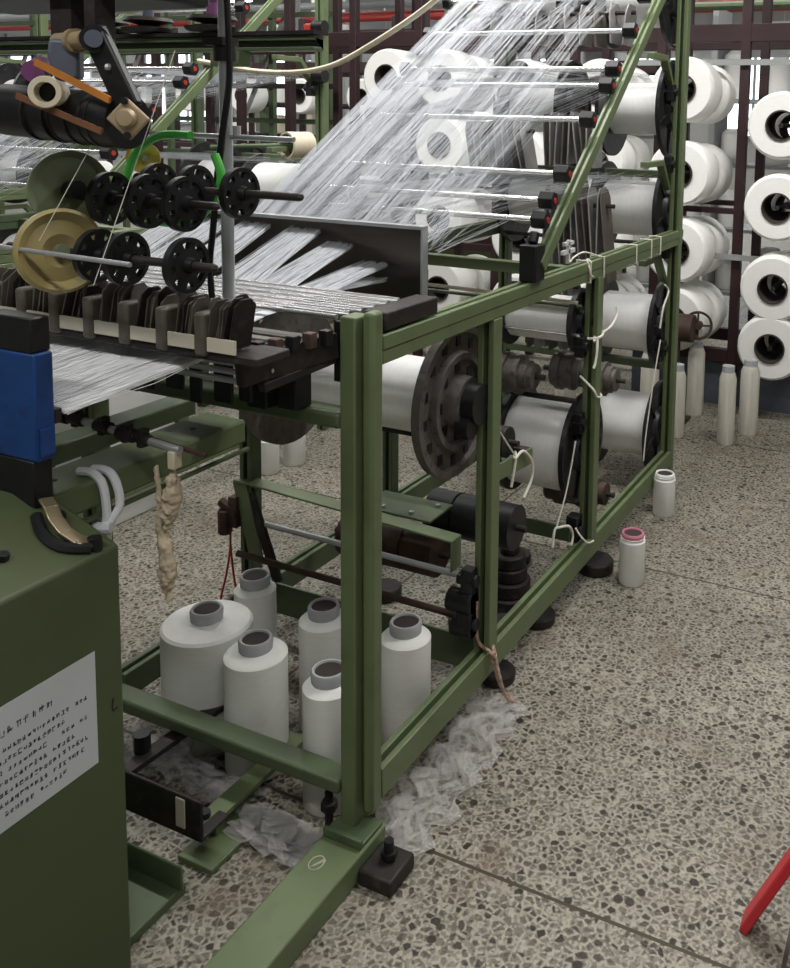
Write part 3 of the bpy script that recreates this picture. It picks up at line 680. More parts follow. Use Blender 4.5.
# cross bar above
t = thing('overhead_bar', 'dark green slotted bar crossing behind the pole near the top edge', 'bar', (-1.6,1.60,1.63))
link('bar_body', MB().strut((-2.4,1.60,1.648),(-1.24,1.60,1.648),0.03,0.034,(0,-1,0)), DGREEN, t, bevel=0.002)
link('bar_lip', MB().box(-2.4,-1.235,1.575,1.625,1.666,1.674), DARK, t)
link('clip', MB().box(-1.50,-1.42,1.56,1.60,1.60,1.632), GREEN, t, bevel=0.002)
for k, x in enumerate((-1.53,-1.72,-1.86)):
    tt = thing('thread_tensioner', ['dark thread tensioner on the overhead bar beside the pole','dark thread tensioner on the overhead bar, middle of three','dark thread tensioner on the overhead bar, left of three'][k], 'tensioner', (x,1.60,1.675), 'thread tensioners on the overhead bar')
    link('tension_disc', MB().lathe([(0.01,0),(0.055,0.004),(0.06,0.012),(0.02,0.02),(0.055,0.028),(0.05,0.036),(0.01,0.04)], (x,1.60,1.675), (0,0,1), 24), DARK, tt)
    link('tension_knob', MB().cyl((x,1.60,1.715),(x,1.60,1.745),0.012,12).sphere((x,1.60,1.75),0.016,10), PURPLE if k != 1 else GREYB, tt)
solo('thread_guide_rod', MB().cyl((-1.62,1.42,1.455),(-1.16,1.42,1.452),0.0055,8).cyl((-1.30,1.42,1.455),(-1.30,1.42,1.475),0.008,8), ZINC, 'thin grey rod crossing behind the pole just above the wheels', 'rod')

# ------------------------------------------------------------------ overhead take-up arm with roller
t = thing('takeup_arm', 'black jointed arm at the upper left carrying a ribbed black roller', 'machine arm', (-1.3,1.1,1.45))
link('arm', MB().bar((-1.285,1.085,1.625),(-1.208,1.085,1.50),0.046,0.016,(0,1,0)), BLACK, t, bevel=0.004)
link('arm_joint', MB().cyl((-1.30,1.10,1.614),(-1.268,1.07,1.612),0.022,20), BLACK, t); link('joint_cap', MB().cyl((-1.270,1.072,1.612),(-1.265,1.066,1.612),0.014,20), GREYB, t)
link('pivot_shaft', MB().cyl((-1.40,1.11,1.612),(-1.31,1.09,1.613),0.015,16).cyl((-1.352,1.10,1.6125),(-1.34,1.097,1.6125),0.02,16), TAN, t)
pl = link('cap_plate', MB().prism([(-0.034,0.0),(0.002,0.034),(0.034,0.0),(-0.002,-0.034)], (-1.196,1.07,1.487), (-1.192,1.062,1.487)), TAN, t, bevel=0.003)
link('cap_knob', MB().lathe([(0.002,0),(0.016,0),(0.016,0.008),(0.012,0.014),(0.002,0.015)], (-1.193,1.064,1.488), (0.45,-0.9,0), 16), TAN, pl)
for a, b in ((-0.006,0.028),(0.002,-0.026)):
    link('bolt', MB().cyl((-1.194+a*0.5,1.064,1.487+b),(-1.190+a*0.5,1.057,1.487+b),0.006,8), BLACK, pl)
link('arm_screw', MB().sphere((-1.245,1.075,1.568),0.006,8), ZINC, t)
r = link('roller', MB().lathe([(0.01,0),(0.045,0),(0.045,0.06),(0.042,0.062),(0.042,0.066),(0.045,0.068),(0.045,0.13),(0.042,0.132),(0.042,0.136),(0.045,0.138),(0.045,0.30),(0.01,0.30)], (-1.238,1.105,1.482), (-1,0.03,0.05), 36), BLACK, t)
for k in range(4): link('rib_band', MB().cyl((-1.285-k*0.05,1.106,1.484+k*0.0025),(-1.288-k*0.05,1.106,1.484+k*0.0025),0.0462,30), DARK, r)
solo('orange_strap', MB().bar((-1.38,1.05,1.575),(-1.215,1.05,1.516),0.004,0.011,(0,0,1)), ORANGE, 'upper orange-brown strap slanting across the black roller', 'strap', 'orange straps')
solo('orange_strap', MB().bar((-1.40,1.03,1.520),(-1.21,1.03,1.467),0.004,0.010,(0,0,1)), mat('brown_strap',(112,76,52),0.6,var=0.2,scale=20), 'lower dull brown strap slanting across the black roller', 'strap', 'orange straps')
t = thing('cream_tube_end', 'cream plastic tube with open round end at the far upper left', 'tube', (-1.325,1.03,1.50))
link('tube_wall', MB().lathe([(0.016,0),(0.024,0),(0.0255,0.004),(0.023,0.012),(0.021,0.07),(0.016,0.07)], (-1.315,1.015,1.526), (-0.62,0.78,0.0), 32, closed=True), CREAM, t)
link('tube_core', MB().cyl((-1.335,1.040,1.526),(-1.342,1.049,1.526),0.0165,20), DARK, t)
t = thing('casting', 'blue-grey casting hanging beside the pivot shaft at the upper left', 'machine part', (-1.40,1.10,1.55))
link('casting_body', MB().prism([(-0.025,-0.035),(0.012,-0.04),(0.024,0.0),(0.02,0.03),(-0.025,0.028)], (-1.39,1.12,1.585), (-1.36,1.085,1.585)), GREYB, t, bevel=0.006)
link('casting_pin', MB().cyl((-1.43,1.10,1.57),(-1.40,1.06,1.56),0.018,14), PURPLE, t)
t = thing('overhead_box', 'black beam box along the top edge at the upper left', 'machine beam', (-1.4,1.15,1.66))
link('box_body', MB().box(-1.75,-1.245,1.10,1.30,1.685,1.82), BLACK, t, bevel=0.008)
link('box_flange', MB().box(-1.75,-1.25,1.09,1.31,1.82,1.835), DARK, t)
link('mount_bracket', MB().box(-1.43,-1.38,1.12,1.18,1.62,1.685), DARK, t); link('mount_bracket', MB().box(-1.325,-1.30,1.10,1.14,1.60,1.685), DARK, t)

# ------------------------------------------------------------------ machine cabinet at lower left, blue post, beams
t = thing('machine_cabinet', 'dark green machine cabinet with a printed notice at the lower left corner', 'cabinet', (-1.5,0.7,0))
sec = [(-1.2,0.0),(-1.2,0.803),(-1.39,0.868),(-1.85,0.868),(-1.85,0.0)]
mb = MB(); vs = [(x,0.30,z) for x, z in sec]+[(x,1.03,z) for x, z in sec]; n = 5
mb.add(vs, [tuple(range(n)), tuple(range(2*n-1, n-1, -1))]+[(i,(i+1)%n,(i+1)%n+n,i+n) for i in range(n)])
link('cabinet_body', mb, CABGREEN, t, bevel=0.006)
nt_ = link('notice', MB().box(-1.1998,-1.1990,0.775,0.976,0.458,0.648), PAPER, t)
ink = MB(); random.seed(3)
rows = [(0.605,0.815,0.84),(0.575,0.79,0.955),(0.555,0.79,0.945),(0.536,0.79,0.955),(0.518,0.885,0.945),(0.506,0.79,0.94),(0.494,0.79,0.935),(0.482,0.79,0.925),(0.472,0.79,0.93)]
rows = [(0.602,0.80,0.892,0.012)]+[(0.577-0.0165*k,0.785,(0.955,0.915,0.955,0.93,0.955,0.945,0.92,0.955)[k] if k < 8 else 0.9,0.0075) for k in range(7)]
for z, y0, y1, h in rows:
    y = y0
    while y < y1:
        w = h*0.85
        if random.random() < 0.92:
            # one small character built from a few strokes
            for q in range(random.choice((3,4,4,5))):
                if random.random() < 0.55:
                    zz = z+random.uniform(0,h); a = y+random.uniform(0,w*0.3); b = y+w-random.uniform(0,w*0.3)
                    ink.box(-1.1991,-1.1986,a,b,zz-0.0006,zz+0.0006)
                else:
                    yy = y+random.uniform(0.1*w,0.9*w); a = z+random.uniform(0,h*0.3); b = z+h-random.uniform(0,h*0.3)
                    ink.box(-1.1991,-1.1986,yy-0.0006,yy+0.0006,a,b)
        y += w*1.25
link('printed_text', ink, INK, nt_, smooth=False)
random.seed(11)
link('chalk_mark', MB().tube([(-1.1995,1.008,0.548),(-1.1995,1.006,0.535),(-1.1995,1.008,0.528),(-1.1995,1.016,0.529)],0.0012,5,3), DARK, t)
brass = mat('worn_brass',(170,156,128),0.3,metal=0.8,var=0.2)
lp_ = [(-1.325,0.996,0.868),(-1.302,0.987,0.862),(-1.278,0.977,0.850),(-1.252,0.972,0.838),(-1.228,0.977,0.826),(-1.214,0.990,0.818)]
lm_ = MB()
for a_, b_ in zip(lp_, lp_[1:]): lm_.bar(a_, V(b_)+(V(b_)-V(a_))*0.12, 0.022, 0.005, (0.32,0,0.95))
bk = link('latch', lm_, brass, t, bevel=0.0015)
link('latch_seat', MB().tube([(-1.32,0.975,0.846),(-1.28,0.955,0.833),(-1.24,0.955,0.820),(-1.21,0.985,0.812)],0.010,8,4), BLACK, bk)
link('latch_foot', MB().cyl((-1.214,0.995,0.80),(-1.214,0.995,0.826),0.011,12), BLACK, bk)
for q in ((-1.30,1.0),(-1.34,0.90),(-1.27,0.88),(-1.36,1.01)):
    zz = 0.803+(-1.2-q[0])*0.342
    link('bolt', MB().cyl((q[0],q[1],zz),(q[0]+0.003,q[1],zz+0.010),0.009,6), BLACK, t)
link('cabinet_arm', MB().box(-1.80,-1.27,1.03,1.22,0.0,0.02).box(-1.80,-1.262,1.20,1.206,0.02,0.07), DGREEN, t, bevel=0.003)
t = thing('guide_post', 'blue and black plastic post standing on the cabinet at the left edge', 'post', (-1.38,1.0,0.86))
link('lower_post', MB().box(-1.44,-1.336,0.985,1.02,0.852,0.93), BLACK, t, bevel=0.003)
link('blue_cover', MB().box(-1.44,-1.325,0.985,1.02,0.93,1.110), BLUE, t, bevel=0.004)
link('upper_post', MB().box(-1.44,-1.330,0.985,1.02,1.110,1.168), BLACK, t, bevel=0.003)
link('cover_ridge', MB().box(-1.325,-1.321,0.99,1.015,0.94,0.985), BLUE, t)
t = thing('connecting_beam', 'wide green box beam running from the cabinet back to the creel', 'beam', (-1.44,1.25,0.79))
link('beam_body', MB().box(-1.495,-1.378,0.95,1.52,0.788,0.840), GREEN, t, bevel=0.006)
link('beam_lip', MB().box(-1.378,-1.368,1.0,1.52,0.772,0.778), DGREEN, t)
link('bolt_hole', MB().cyl((-1.43,1.42,0.8395),(-1.43,1.42,0.8415),0.006,10), BLACK, t)
link('bolt_hole', MB().cyl((-1.44,1.10,0.8395),(-1.44,1.10,0.8415),0.006,10), BLACK, t)
t = thing('rear_beam', 'narrow dark green beam behind the wide one under the yarn sheet', 'beam', (-1.65,1.45,0.82))
link('beam_body', MB().box(-1.69,-1.62,1.225,1.62,0.785,0.825), DGREEN, t, bevel=0.004)
link('beam_leg', MB().box(-1.80,-1.775,1.235,1.275,0.0,0.785).box(-1.80,-1.66,1.235,1.275,0.765,0.785), DGREEN, t, bevel=0.003)
# linty crank rod, hanging lint
t = thing('crank_rod', 'lint covered steel rod with clamps lying above the wide green beam', 'rod', (-1.4,1.2,0.89))
link('rod', MB().cyl((-1.60,1.20,0.922),(-1.24,1.20,0.897),0.0075,10), ZINC, t)
for x, r_ in ((-1.54,0.017),(-1.50,0.013),(-1.43,0.012),(-1.37,0.014),(-1.33,0.010)):
    zc = 0.897-(x+1.24)*0.0694
    link('clamp', MB().cyl((x-0.02,1.20,zc+0.002),(x+0.018,1.20,zc),r_,10).box(x-0.007,x+0.007,1.190,1.210,zc-0.014,zc+0.02), DARK, t, bevel=0.002)
link('side_bar', MB().bar((-1.44,1.22,0.905),(-1.20,1.22,0.888),0.008,0.006), RUST, t)
link('hook', MB().box(-1.262,-1.246,1.19,1.21,0.862,0.895), CREAM, t, bevel=0.002)
lm = MB().tube([(-1.256,1.20,0.872),(-1.260,1.20,0.84),(-1.262,1.20,0.81),(-1.270,1.20,0.775),(-1.275,1.20,0.745)], [0.005,0.013,0.018,0.016,0.008], 12, 4)
lm.tube([(-1.30,1.20,0.86),(-1.292,1.20,0.80),(-1.290,1.20,0.74),(-1.280,1.20,0.69),(-1.276,1.20,0.655),(-1.280,1.20,0.64),(-1.276,1.20,0.605)], [0.004,0.006,0.010,0.014,0.016,0.017,0.013,0.006], 12, 4)
lo = solo('lint_tuft', lm, LINT, 'ragged tail of beige lint hanging from the rod over the wide green beam', 'lint')
tx = bpy.data.textures.new('lint_noise', 'CLOUDS'); tx.noise_scale = 0.012
sb = lo.modifiers.new('sub','SUBSURF'); sb.levels = 2; sb.render_levels = 2
dm = lo.modifiers.new('disp','DISPLACE'); dm.texture = tx; dm.strength = 0.012; dm.texture_coords = 'LOCAL'
# white strap looped over the wide beam
t = thing('white_strap', 'white looped cable straps tied around the near end of the wide green beam', 'strap', (-1.385,1.12,0.70))
for dx in (0.0, 0.02):
    link('strap_loop', MB().tube([(-1.425+dx*0.6,1.14+dx,0.846),(-1.39+dx*0.6,1.14+dx,0.849),(-1.366+dx*0.5,1.14+dx,0.832),(-1.358+dx*0.5,1.14+dx,0.79),(-1.36+dx*0.3,1.14,0.755),(-1.362,1.14,0.70),(-1.362,1.14,0.65)], 0.0078, 8, 5), STRAP, t)
link('strap_knot', MB().tube([(-1.382,1.135,0.750),(-1.362,1.128,0.756),(-1.342,1.135,0.758)], 0.010, 8, 4), STRAP, t)
# things low behind the cabinet
t = thing('floor_bracket', 'dark slotted steel bracket low behind the cabinet', 'bracket', (-1.4,1.26,0))
link('bracket_plate', MB().box(-1.56,-1.272,1.262,1.27,0.07,0.155).box(-1.30,-1.272,1.262,1.34,0.07,0.078), DARK, t, bevel=0.003)
link('slot_insert', MB().box(-1.336,-1.312,1.259,1.2625,0.088,0.15), BEIGE, t, bevel=0.0015)
link('bracket_arm', MB().bar((-1.52,1.30,0.115),(-1.50,1.62,0.115),0.035,0.012), DARK, t)
link('bracket_foot', MB().box(-1.345,-1.255,1.27,1.42,0.0,0.012).box(-1.345,-1.30,1.30,1.62,0.045,0.058).box(-1.335,-1.31,1.34,1.37,0.012,0.045), GREEN, t, bevel=0.002)
link('bracket_bolt', MB().cyl((-1.33,1.33,0.058),(-1.33,1.33,0.07),0.012,8), BLACK, t); link('bracket_bolt', MB().cyl((-1.535,1.36,0.12),(-1.535,1.36,0.16),0.018,10), BLACK, t)

# ------------------------------------------------------------------ cords and wires
CG = 'white cords tied on the creel'
def cord(pts, r, m, label, cat='cord', group=None, name='cord', extra=None):
    mb = MB().tube(pts, r, 7, 6)
    for e in extra or []: mb.tube(e, r, 7, 6)
    return solo(name, mb, m, label, cat, group)
def wrap(y, label, tail=None):
    x0, x1, z0, z1 = -1.0445,-0.9975,1.0135,1.0795
    pts = [(x1,y,z0),(x1,y,z1),(x0,y+0.004,z1),(x0,y+0.004,z0),(x1,y+0.002,z0),(x1,y+0.003,z0+0.02)]
    mb = MB().tube(pts, 0.003, 7, 1)
    if tail: mb.tube(tail, 0.0028, 7, 5)
    solo('tied_cord', mb, CORD, label, 'cord', CG)
wrap(2.585,'white cord wound round the top rail left of the third post',[(-0.996,2.59,1.075),(-1.01,2.585,1.085),(-0.995,2.57,1.06),(-0.994,2.575,1.04),(-0.994,2.60,1.03)])
wrap(2.70,'white cord wound round the top rail directly above the third post',[(-1.02,2.69,1.083),(-1.035,2.62,1.10),(-1.045,2.56,1.09),(-1.03,2.50,1.085)])
wrap(3.02,'first single white cord loop round the top rail past the third post')
wrap(3.19,'second single white cord loop round the top rail past the third post')
wrap(3.30,'third single white cord loop round the top rail, nearest the far post')
tm = MB()
tm.box(-1.045,-1.035,2.50,2.512,1.08,1.15).box(-1.045,-1.035,2.46,2.55,1.11,1.122).box(-1.045,-1.035,2.47,2.54,1.135,1.145)
solo('white_clip', tm, WHITEBOX, 'small white plastic clip standing on the top rail beside the tied cord', 'clip')
k1 = [(-1.05,2.66,0.82),(-0.996,2.655,0.828),(-0.994,2.70,0.836),(-1.03,2.735,0.845),(-1.0,2.64,0.82)]
cord(k1, 0.0042, CORD, 'thick white cord knotted round the third post below the top rail', group=CG, name='tied_cord', extra=[[(-0.994,2.70,0.838),(-0.985,2.75,0.85),(-0.985,2.80,0.875),(-0.99,2.81,0.90)],[(-0.995,2.655,0.826),(-0.99,2.64,0.79),(-0.99,2.63,0.76),(-0.992,2.62,0.74)]])
cord([(-1.05,2.655,0.70),(-1.0,2.645,0.665),(-0.994,2.66,0.64),(-0.993,2.70,0.632),(-1.03,2.73,0.645)], 0.0038, CORD, 'white cord loop round the third post, lower of the two', group=CG, name='tied_cord')
cord([(-1.045,2.01,0.80),(-1.035,2.05,0.72),(-1.03,2.12,0.64),(-1.028,2.16,0.60)], 0.0025, CORD, 'thin cord stretched down from the second post to the knotted arm', group=CG, name='tied_cord')
cord([(-1.03,2.13,0.53),(-1.028,2.15,0.60),(-1.04,2.17,0.612),(-1.026,2.14,0.605),(-1.026,2.19,0.61),(-1.02,2.235,0.57),(-1.02,2.24,0.52),(-1.025,2.20,0.475)], 0.004, CORD, 'white cord knotted on the green arm with its end curling down', group=CG, name='tied_cord')
cord([(-1.045,2.62,0.50),(-1.05,2.57,0.36),(-1.06,2.52,0.255)], 0.0025, CORD, 'thin cord stretched in front of the black flange of the low full beam', group=CG, name='tied_cord')
cord([(-1.06,2.49,0.20),(-1.06,2.505,0.25),(-1.05,2.52,0.255),(-1.035,2.56,0.245),(-1.03,2.58,0.21),(-1.03,2.57,0.18)], 0.004, CORD, 'white cord end curling at the low arm left of the third post', group=CG, name='tied_cord')
cord([(-1.03,2.60,0.225),(-1.01,2.60,0.20),(-0.995,2.62,0.175),(-0.99,2.66,0.165)], 0.003, CORD, 'short white cord hanging at the foot of the third post', group=CG, name='tied_cord')
cord([(-1.04,3.52,0.86),(-1.03,3.54,0.83),(-1.025,3.46,0.78),(-1.03,3.44,0.70)], 0.004, CORD, 'white cord hanging by the far post below the top rail', group=CG, name='tied_cord')
cord([(-1.02,3.42,0.66),(-1.03,3.38,0.50),(-1.04,3.34,0.30),(-1.04,3.32,0.20)], 0.0025, CORD, 'long thin cord stretched before the far lower beam flanges', group=CG, name='tied_cord')
cord([(-1.03,1.945,0.30),(-1.03,1.95,0.20),(-1.0,1.96,0.16),(-0.985,1.965,0.12),(-0.975,1.99,0.05),(-0.955,2.02,0.008)], 0.0045, STRIPE, 'red flecked cord knotted at the foot of the second post, ends on the floor', name='red_flecked_cord', extra=[[(-1.03,1.97,0.17),(-0.99,1.945,0.175),(-0.985,1.965,0.15),(-1.0,1.98,0.17),(-0.985,1.955,0.165)],[(-0.985,1.965,0.15),(-0.965,1.96,0.09),(-0.955,1.98,0.04),(-0.94,2.02,0.007)]])
cord([(-1.825,1.94,0.36),(-1.822,1.94,0.28),(-1.828,1.93,0.20),(-1.84,1.92,0.13),(-1.835,1.915,0.105),(-1.82,1.92,0.11)], 0.0032, REDCORD, 'thin red wire hanging down the left creel post behind the cones', 'wire', name='red_wire', extra=[[(-1.822,1.94,0.28),(-1.81,1.94,0.18),(-1.79,1.935,0.13)]])

# crumpled clear film under the frame
def film(x0, x1, y0, y1, h, seed, label):
    rnd = random.Random(seed); nx, ny = 22, 26; vs = []
    ph = [(rnd.uniform(20,60), rnd.uniform(20,60), rnd.uniform(0,6)) for _ in range(5)]
    for j in range(ny+1):
        for i in range(nx+1):
            x = x0+(x1-x0)*i/nx; y = y0+(y1-y0)*j/ny
            e = min(i, nx-i)/nx*2*min(j, ny-j)/ny*2
            z = 0.004+h*(0.2+e)*abs(sum(math.sin(a*x+b*y+c) for a, b, c in ph))/3+rnd.uniform(0,0.002)
            vs.append((x+rnd.uniform(-0.01,0.01)*2+0.02*math.sin(j*1.3), y+0.02*math.sin(i*1.7), z))
    fs = [(j*(nx+1)+i, j*(nx+1)+i+1, (j+1)*(nx+1)+i+1, (j+1)*(nx+1)+i) for j in range(ny) for i in range(nx)]
    return solo('plastic_film', MB().add(vs, fs), FILM, label, 'plastic film', 'crumpled clear plastic films')
film(-1.04,-0.91,1.475,2.02,0.075,4,'crumpled clear plastic film on the floor right of the front column, under the bottom rail')
film(-1.30,-1.09,1.36,1.44,0.10,9,'crumpled clear plastic film under the front cross beam left of the column')
film(-1.70,-1.32,1.42,1.50,0.12,12,'clear plastic film bunched beneath the fattest cone')

# ------------------------------------------------------------------ red stool at the lower right edge
t = thing('red_stool', 'red plastic stool standing at the lower right edge of the aisle', 'stool', (-0.03,1.62,0))
link('seat', MB().lathe([(0.01,0.268),(0.13,0.268),(0.148,0.276),(0.152,0.29),(0.145,0.30),(0.01,0.302)], (-0.03,1.62,0), (0,0,1), 32), RED, t)
for a in range(4):
    an = a*PI/2; c, s = math.cos(an), math.sin(an)
    link('leg', MB().prism([(-0.03,-0.008),(0.03,-0.008),(0.024,0.008),(-0.024,0.008)], (-0.03+0.115*c,1.62+0.115*s,0.272), (-0.03+0.245*c,1.62+0.245*s,0.0), (c,s,0.2)), RED, t, bevel=0.004)

# ------------------------------------------------------------------ brown package racks behind the creel
def make_package():
    t = thing('yarn_cheese', 'x', 'yarn package', (0,0,0))
    R, L, rc = 0.166, 0.21, 0.074
    link('yarn', MB().lathe([(rc,0),(R-0.016,0),(R-0.004,0.012),(R,0.03),(R,L-0.03),(R-0.004,L-0.012),(R-0.016,L),(rc,L)], (0,0,0), (0,1,0), 36, closed=True), YARN, t)
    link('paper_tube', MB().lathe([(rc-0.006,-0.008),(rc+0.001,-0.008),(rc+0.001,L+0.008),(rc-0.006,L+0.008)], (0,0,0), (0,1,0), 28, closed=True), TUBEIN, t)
    return t
pk = make_package(); first = [True]
def place_pkg(x, y, z, label, s=1.0):
    o = pk if first[0] else copy_tree(pk); first[0] = False
    o.location = (x,y,z); o['label'] = label; o['group'] = 'white yarn packages on the brown racks'; o.scale = (s,s,s)
    return o
def rack(x0, x1, y, posts, rails, label, deep=0.5, m=BROWN):
    t = thing('package_rack', label, 'rack', ((x0+x1)/2, y, 0), 'brown package racks')
    for x in posts:
        link('post', MB().box(x-0.024,x+0.024,y-0.024,y+0.024,0,2.45), m, t, bevel=0.003)
        link('post', MB().box(x-0.024,x+0.024,y+deep-0.024,y+deep+0.024,0,2.45), m, t, bevel=0.003)
    for z, h in rails:
        link('rail', MB().box(x0,x1,y-0.02,y+0.02,z-h/2,z+h/2), m, t, bevel=0.003)
        link('rail', MB().box(x0,x1,y+deep-0.02,y+deep+0.02,z-h/2,z+h/2), m, t, bevel=0.003)
    return t
def spindle(t, x, y, z, L=0.62):
    link('spindle', MB().cyl((x,y-0.02,z),(x,y+L,z),0.012,8), DARK, t)
RY = 4.80
rk = rack(-5.2, 0.3, RY, [-5.1,-4.35,-3.95,-3.45,-2.98,-2.45,-1.98,-1.48,-1.035,-0.58,-0.12], [(0.28,0.07),(1.965,0.09),(1.05,0.03)], 'long maroon-brown rack of white yarn packages just behind the creel')
link('lower_panel', MB().box(-1.6,0.3,RY+0.03,RY+0.05,0.0,0.25), GREYB, rk)
link('pale_rail', MB().box(-1.6,0.3,RY-0.06,RY-0.045,0.80,0.83), PIPEGREY, rk); link('pale_rail', MB().box(-1.6,0.3,RY-0.05,RY-0.035,1.80,1.83), PIPEGREY, rk)
colname = {-3.06:'column left of the threads', -2.70:'column seen through the threads',
           -2.2:'column behind the creel middle', -1.30:'column right of the far post', -0.80:'rightmost column', -1.75:'column behind the far beams'}
rowz = {-1.30:[1.67,1.245,0.85,0.49], -0.80:[1.50,1.10,0.70,0.40], -3.06:[1.725], -2.70:[1.72,1.345,0.93,0.52], -2.2:[1.66,1.28,0.85,0.48], -4.1:[1.66,1.28,0.85,0.48], -1.75:[1.66,1.28,0.85,0.48]}
rown = ['top','second from top','third from top','bottom']
for x, cn in colname.items():
    for j, z in enumerate(rowz[x]):
        spindle(rk, x, RY-0.22, z, 0.8)
        place_pkg(x, RY-0.24, z, 'front white yarn package, %s, long brown rack, %s' % (rown[j], cn))
        if x > -3.0: place_pkg(x+0.02, RY+0.02, z-0.012, 'rear white yarn package, %s, long brown rack, %s' % (rown[j], cn), 0.97)
# hand wheel beside the bottom right package
t = thing('hand_wheel', 'dark spoked hand wheel in front of the bottom rack package by the far post', 'wheel', (-1.17,4.48,0.46))
link('wheel_rim', MB().lathe([(0.062,-0.006),(0.074,-0.006),(0.074,0.006),(0.062,0.006)], (-1.15,4.50,0.49), (0.35,-0.93,0), 28, closed=True), RUST, t)
for k in range(4):
    a = k*PI/2; e = V((0.93*math.cos(a),0.35*math.cos(a),math.sin(a))); link('spoke', MB().cyl(V((-1.15,4.50,0.49)), V((-1.15,4.50,0.49))+e*0.065, 0.006, 6), RUST, t)
link('stand', MB().box(-1.27,-1.23,4.44,4.48,0,0.45).box(-1.33,-1.17,4.40,4.52,0,0.012), BROWN, t, bevel=0.002)
link('wheel_hub', MB().cyl((-1.15,4.53,0.49),(-1.145,4.48,0.49),0.02,12).cyl((-1.30,4.46,0.48),(-1.16,4.46,0.48),0.07,20), RUST, t)
rk2 = rack(-9.5, -2.2, 7.6, [-9.4,-8.3,-7.2,-6.1,-5.0,-3.9,-2.8,-2.3], [(0.3,0.07),(1.15,0.05),(1.97,0.10),(2.3,0.06)], 'second maroon-brown rack farther back across the hall')
for i in range(9):
    x = -8.9+i*0.73
    for j, z in enumerate((1.68,0.75)):
        place_pkg(x, 7.4, z, 'white yarn package in the %s row of the second brown rack farther back' % ('high','low')[j], 1.05)
# neighbouring creels to the left, copies of the first
NB = {}
names = ['green creel frame standing next on the left, behind the wheels','green creel frame second on the left across the hall','green creel frame third on the left, far across the hall']
for k in range(3):
    dx = -1.69-1.85*k; dy = -0.06
    NB[k] = dup(creel, (dx,dy,0), names[k], 'creel frames')
    for key in ('B6','B8','B7','B9','B5','B12','B10'):
        if key not in (('B9','B5'),('B6','B8','B9','B5'),('B6','B8'))[k]: continue
        src = B[key]
        pos = {'B6':'right, above the top rail','B8':'halfway up at the right','B7':'halfway up at the left','B9':'left, above the top rail','B5':'below the top rail','B12':'topmost at the right','B10':'topmost at the left'}[key]
        dup(src, (dx,dy,0), 'white yarn beam %s in the %s creel leftward' % (pos, ('next','second','third')[k]), 'warp beams')
for k, (dx, nm) in enumerate(((-1.69,'next'),)):
    for s in [o for o in list(C.objects) if o.get('kind') == 'stuff' and 'guide rod' in o.get('label','')][2:6]:
        c = s.copy(); C.objects.link(c); c.location = V(s.location)+V((dx,0,0)); c['label'] = s['label'].replace('sheet of fine white yarn running', 'fine yarn sheet').replace('of the inclined rail', 'of the %s creel leftward' % nm)
make_beam(-3.06,-2.72,3.50,1.145,0.165,0.125,'white yarn beam left of the thread sheet, above the steel plate, in the next creel')
t = thing('cream_tube_bobbin', 'cream paper tube on a green spindle end left of the thread sheet', 'bobbin', (-2.62,3.25,1.37))
link('tube', MB().lathe([(0.052,0),(0.060,0),(0.060,0.12),(0.052,0.12)], (-2.74,3.30,1.363), (0.25,0.96,0.0), 30, closed=True), CREAM, t)
link('tube_end', MB().cyl((-2.728,3.345,1.363),(-2.726,3.353,1.363),0.052,24), TUBEIN, t)
link('spindle', MB().cyl((-3.10,3.22,1.345),(-2.735,3.34,1.363),0.010,10), DGREEN, t)

t = thing('white_carton', 'white carton standing on the floor at the left behind the green beams', 'box', (-2.97,2.45,0))
link('carton_body', MB().box(-3.27,-2.71,2.30,2.60,0,0.78), WHITEBOX, t, bevel=0.004)
link('carton_flap', MB().box(-3.27,-2.71,2.30,2.445,0.781,0.786), WHITEBOX, t)
link('carton_flap', MB().box(-3.27,-2.71,2.455,2.60,0.781,0.786), WHITEBOX, t)
# ------------------------------------------------------------------ hall clutter: pipes, shelves, far machines
t = thing('red_pipe', 'thin red pipe running across the hall near the top edge', 'pipe', (-6.5,9.5,2.69))
link('pipe_run', MB().cyl((-12,9.5,2.72),(-1.0,9.5,2.72),0.035,10), REDPIPE, t)
for k in range(5): link('pipe_hanger', MB().cyl((-11+k*2.3,9.5,2.75),(-11+k*2.3,9.5,ZC),0.008,6), ZINC, t)
t = thing('green_pipe', 'green pipe crossing at the upper right behind the brown rack', 'pipe', (-1.25,6.2,2.25))
link('pipe_run', MB().cyl((-3.5,6.2,2.28),(1,6.2,2.28),0.03,10), DGREEN, t)
for k in range(3): link('pipe_hanger', MB().cyl((-3.2+k*1.9,6.2,2.30),(-3.2+k*1.9,6.2,ZC),0.008,6), ZINC, t)
solo('white_hose', MB().tube([(-2.75,2.8,1.70),(-2.4,2.75,1.655),(-2.1,2.7,1.66),(-1.9,2.7,1.73),(-1.6,2.7,1.90),(-1.5,2.7,2.05)],0.010,8,6), CREAM, 'cream hose sagging in an arc left of the thread sheet near the top', 'hose')
solo('brown_pillar', MB().box(-3.80,-3.70,6.0,6.1,0,4.6), BROWN, 'slim maroon-brown steel pillar rising above the rack left of the threads', 'pillar')
def shelf(x, y, w, label, seed):
    rnd = random.Random(seed)
    t = thing('white_shelf', label, 'shelf', (x,y,0), 'pale shelving across the hall')
    for a in (-w/2, 0, w/2): link('upright', MB().box(x+a-0.02,x+a+0.02,y-0.2,y+0.2,0,2.3), PIPEGREY, t)
    for z in (0.3,0.75,1.2,1.65,2.1): link('shelf_board', MB().box(x-w/2,x+w/2,y-0.2,y+0.2,z,z+0.025), PIPEGREY, t)
    return t
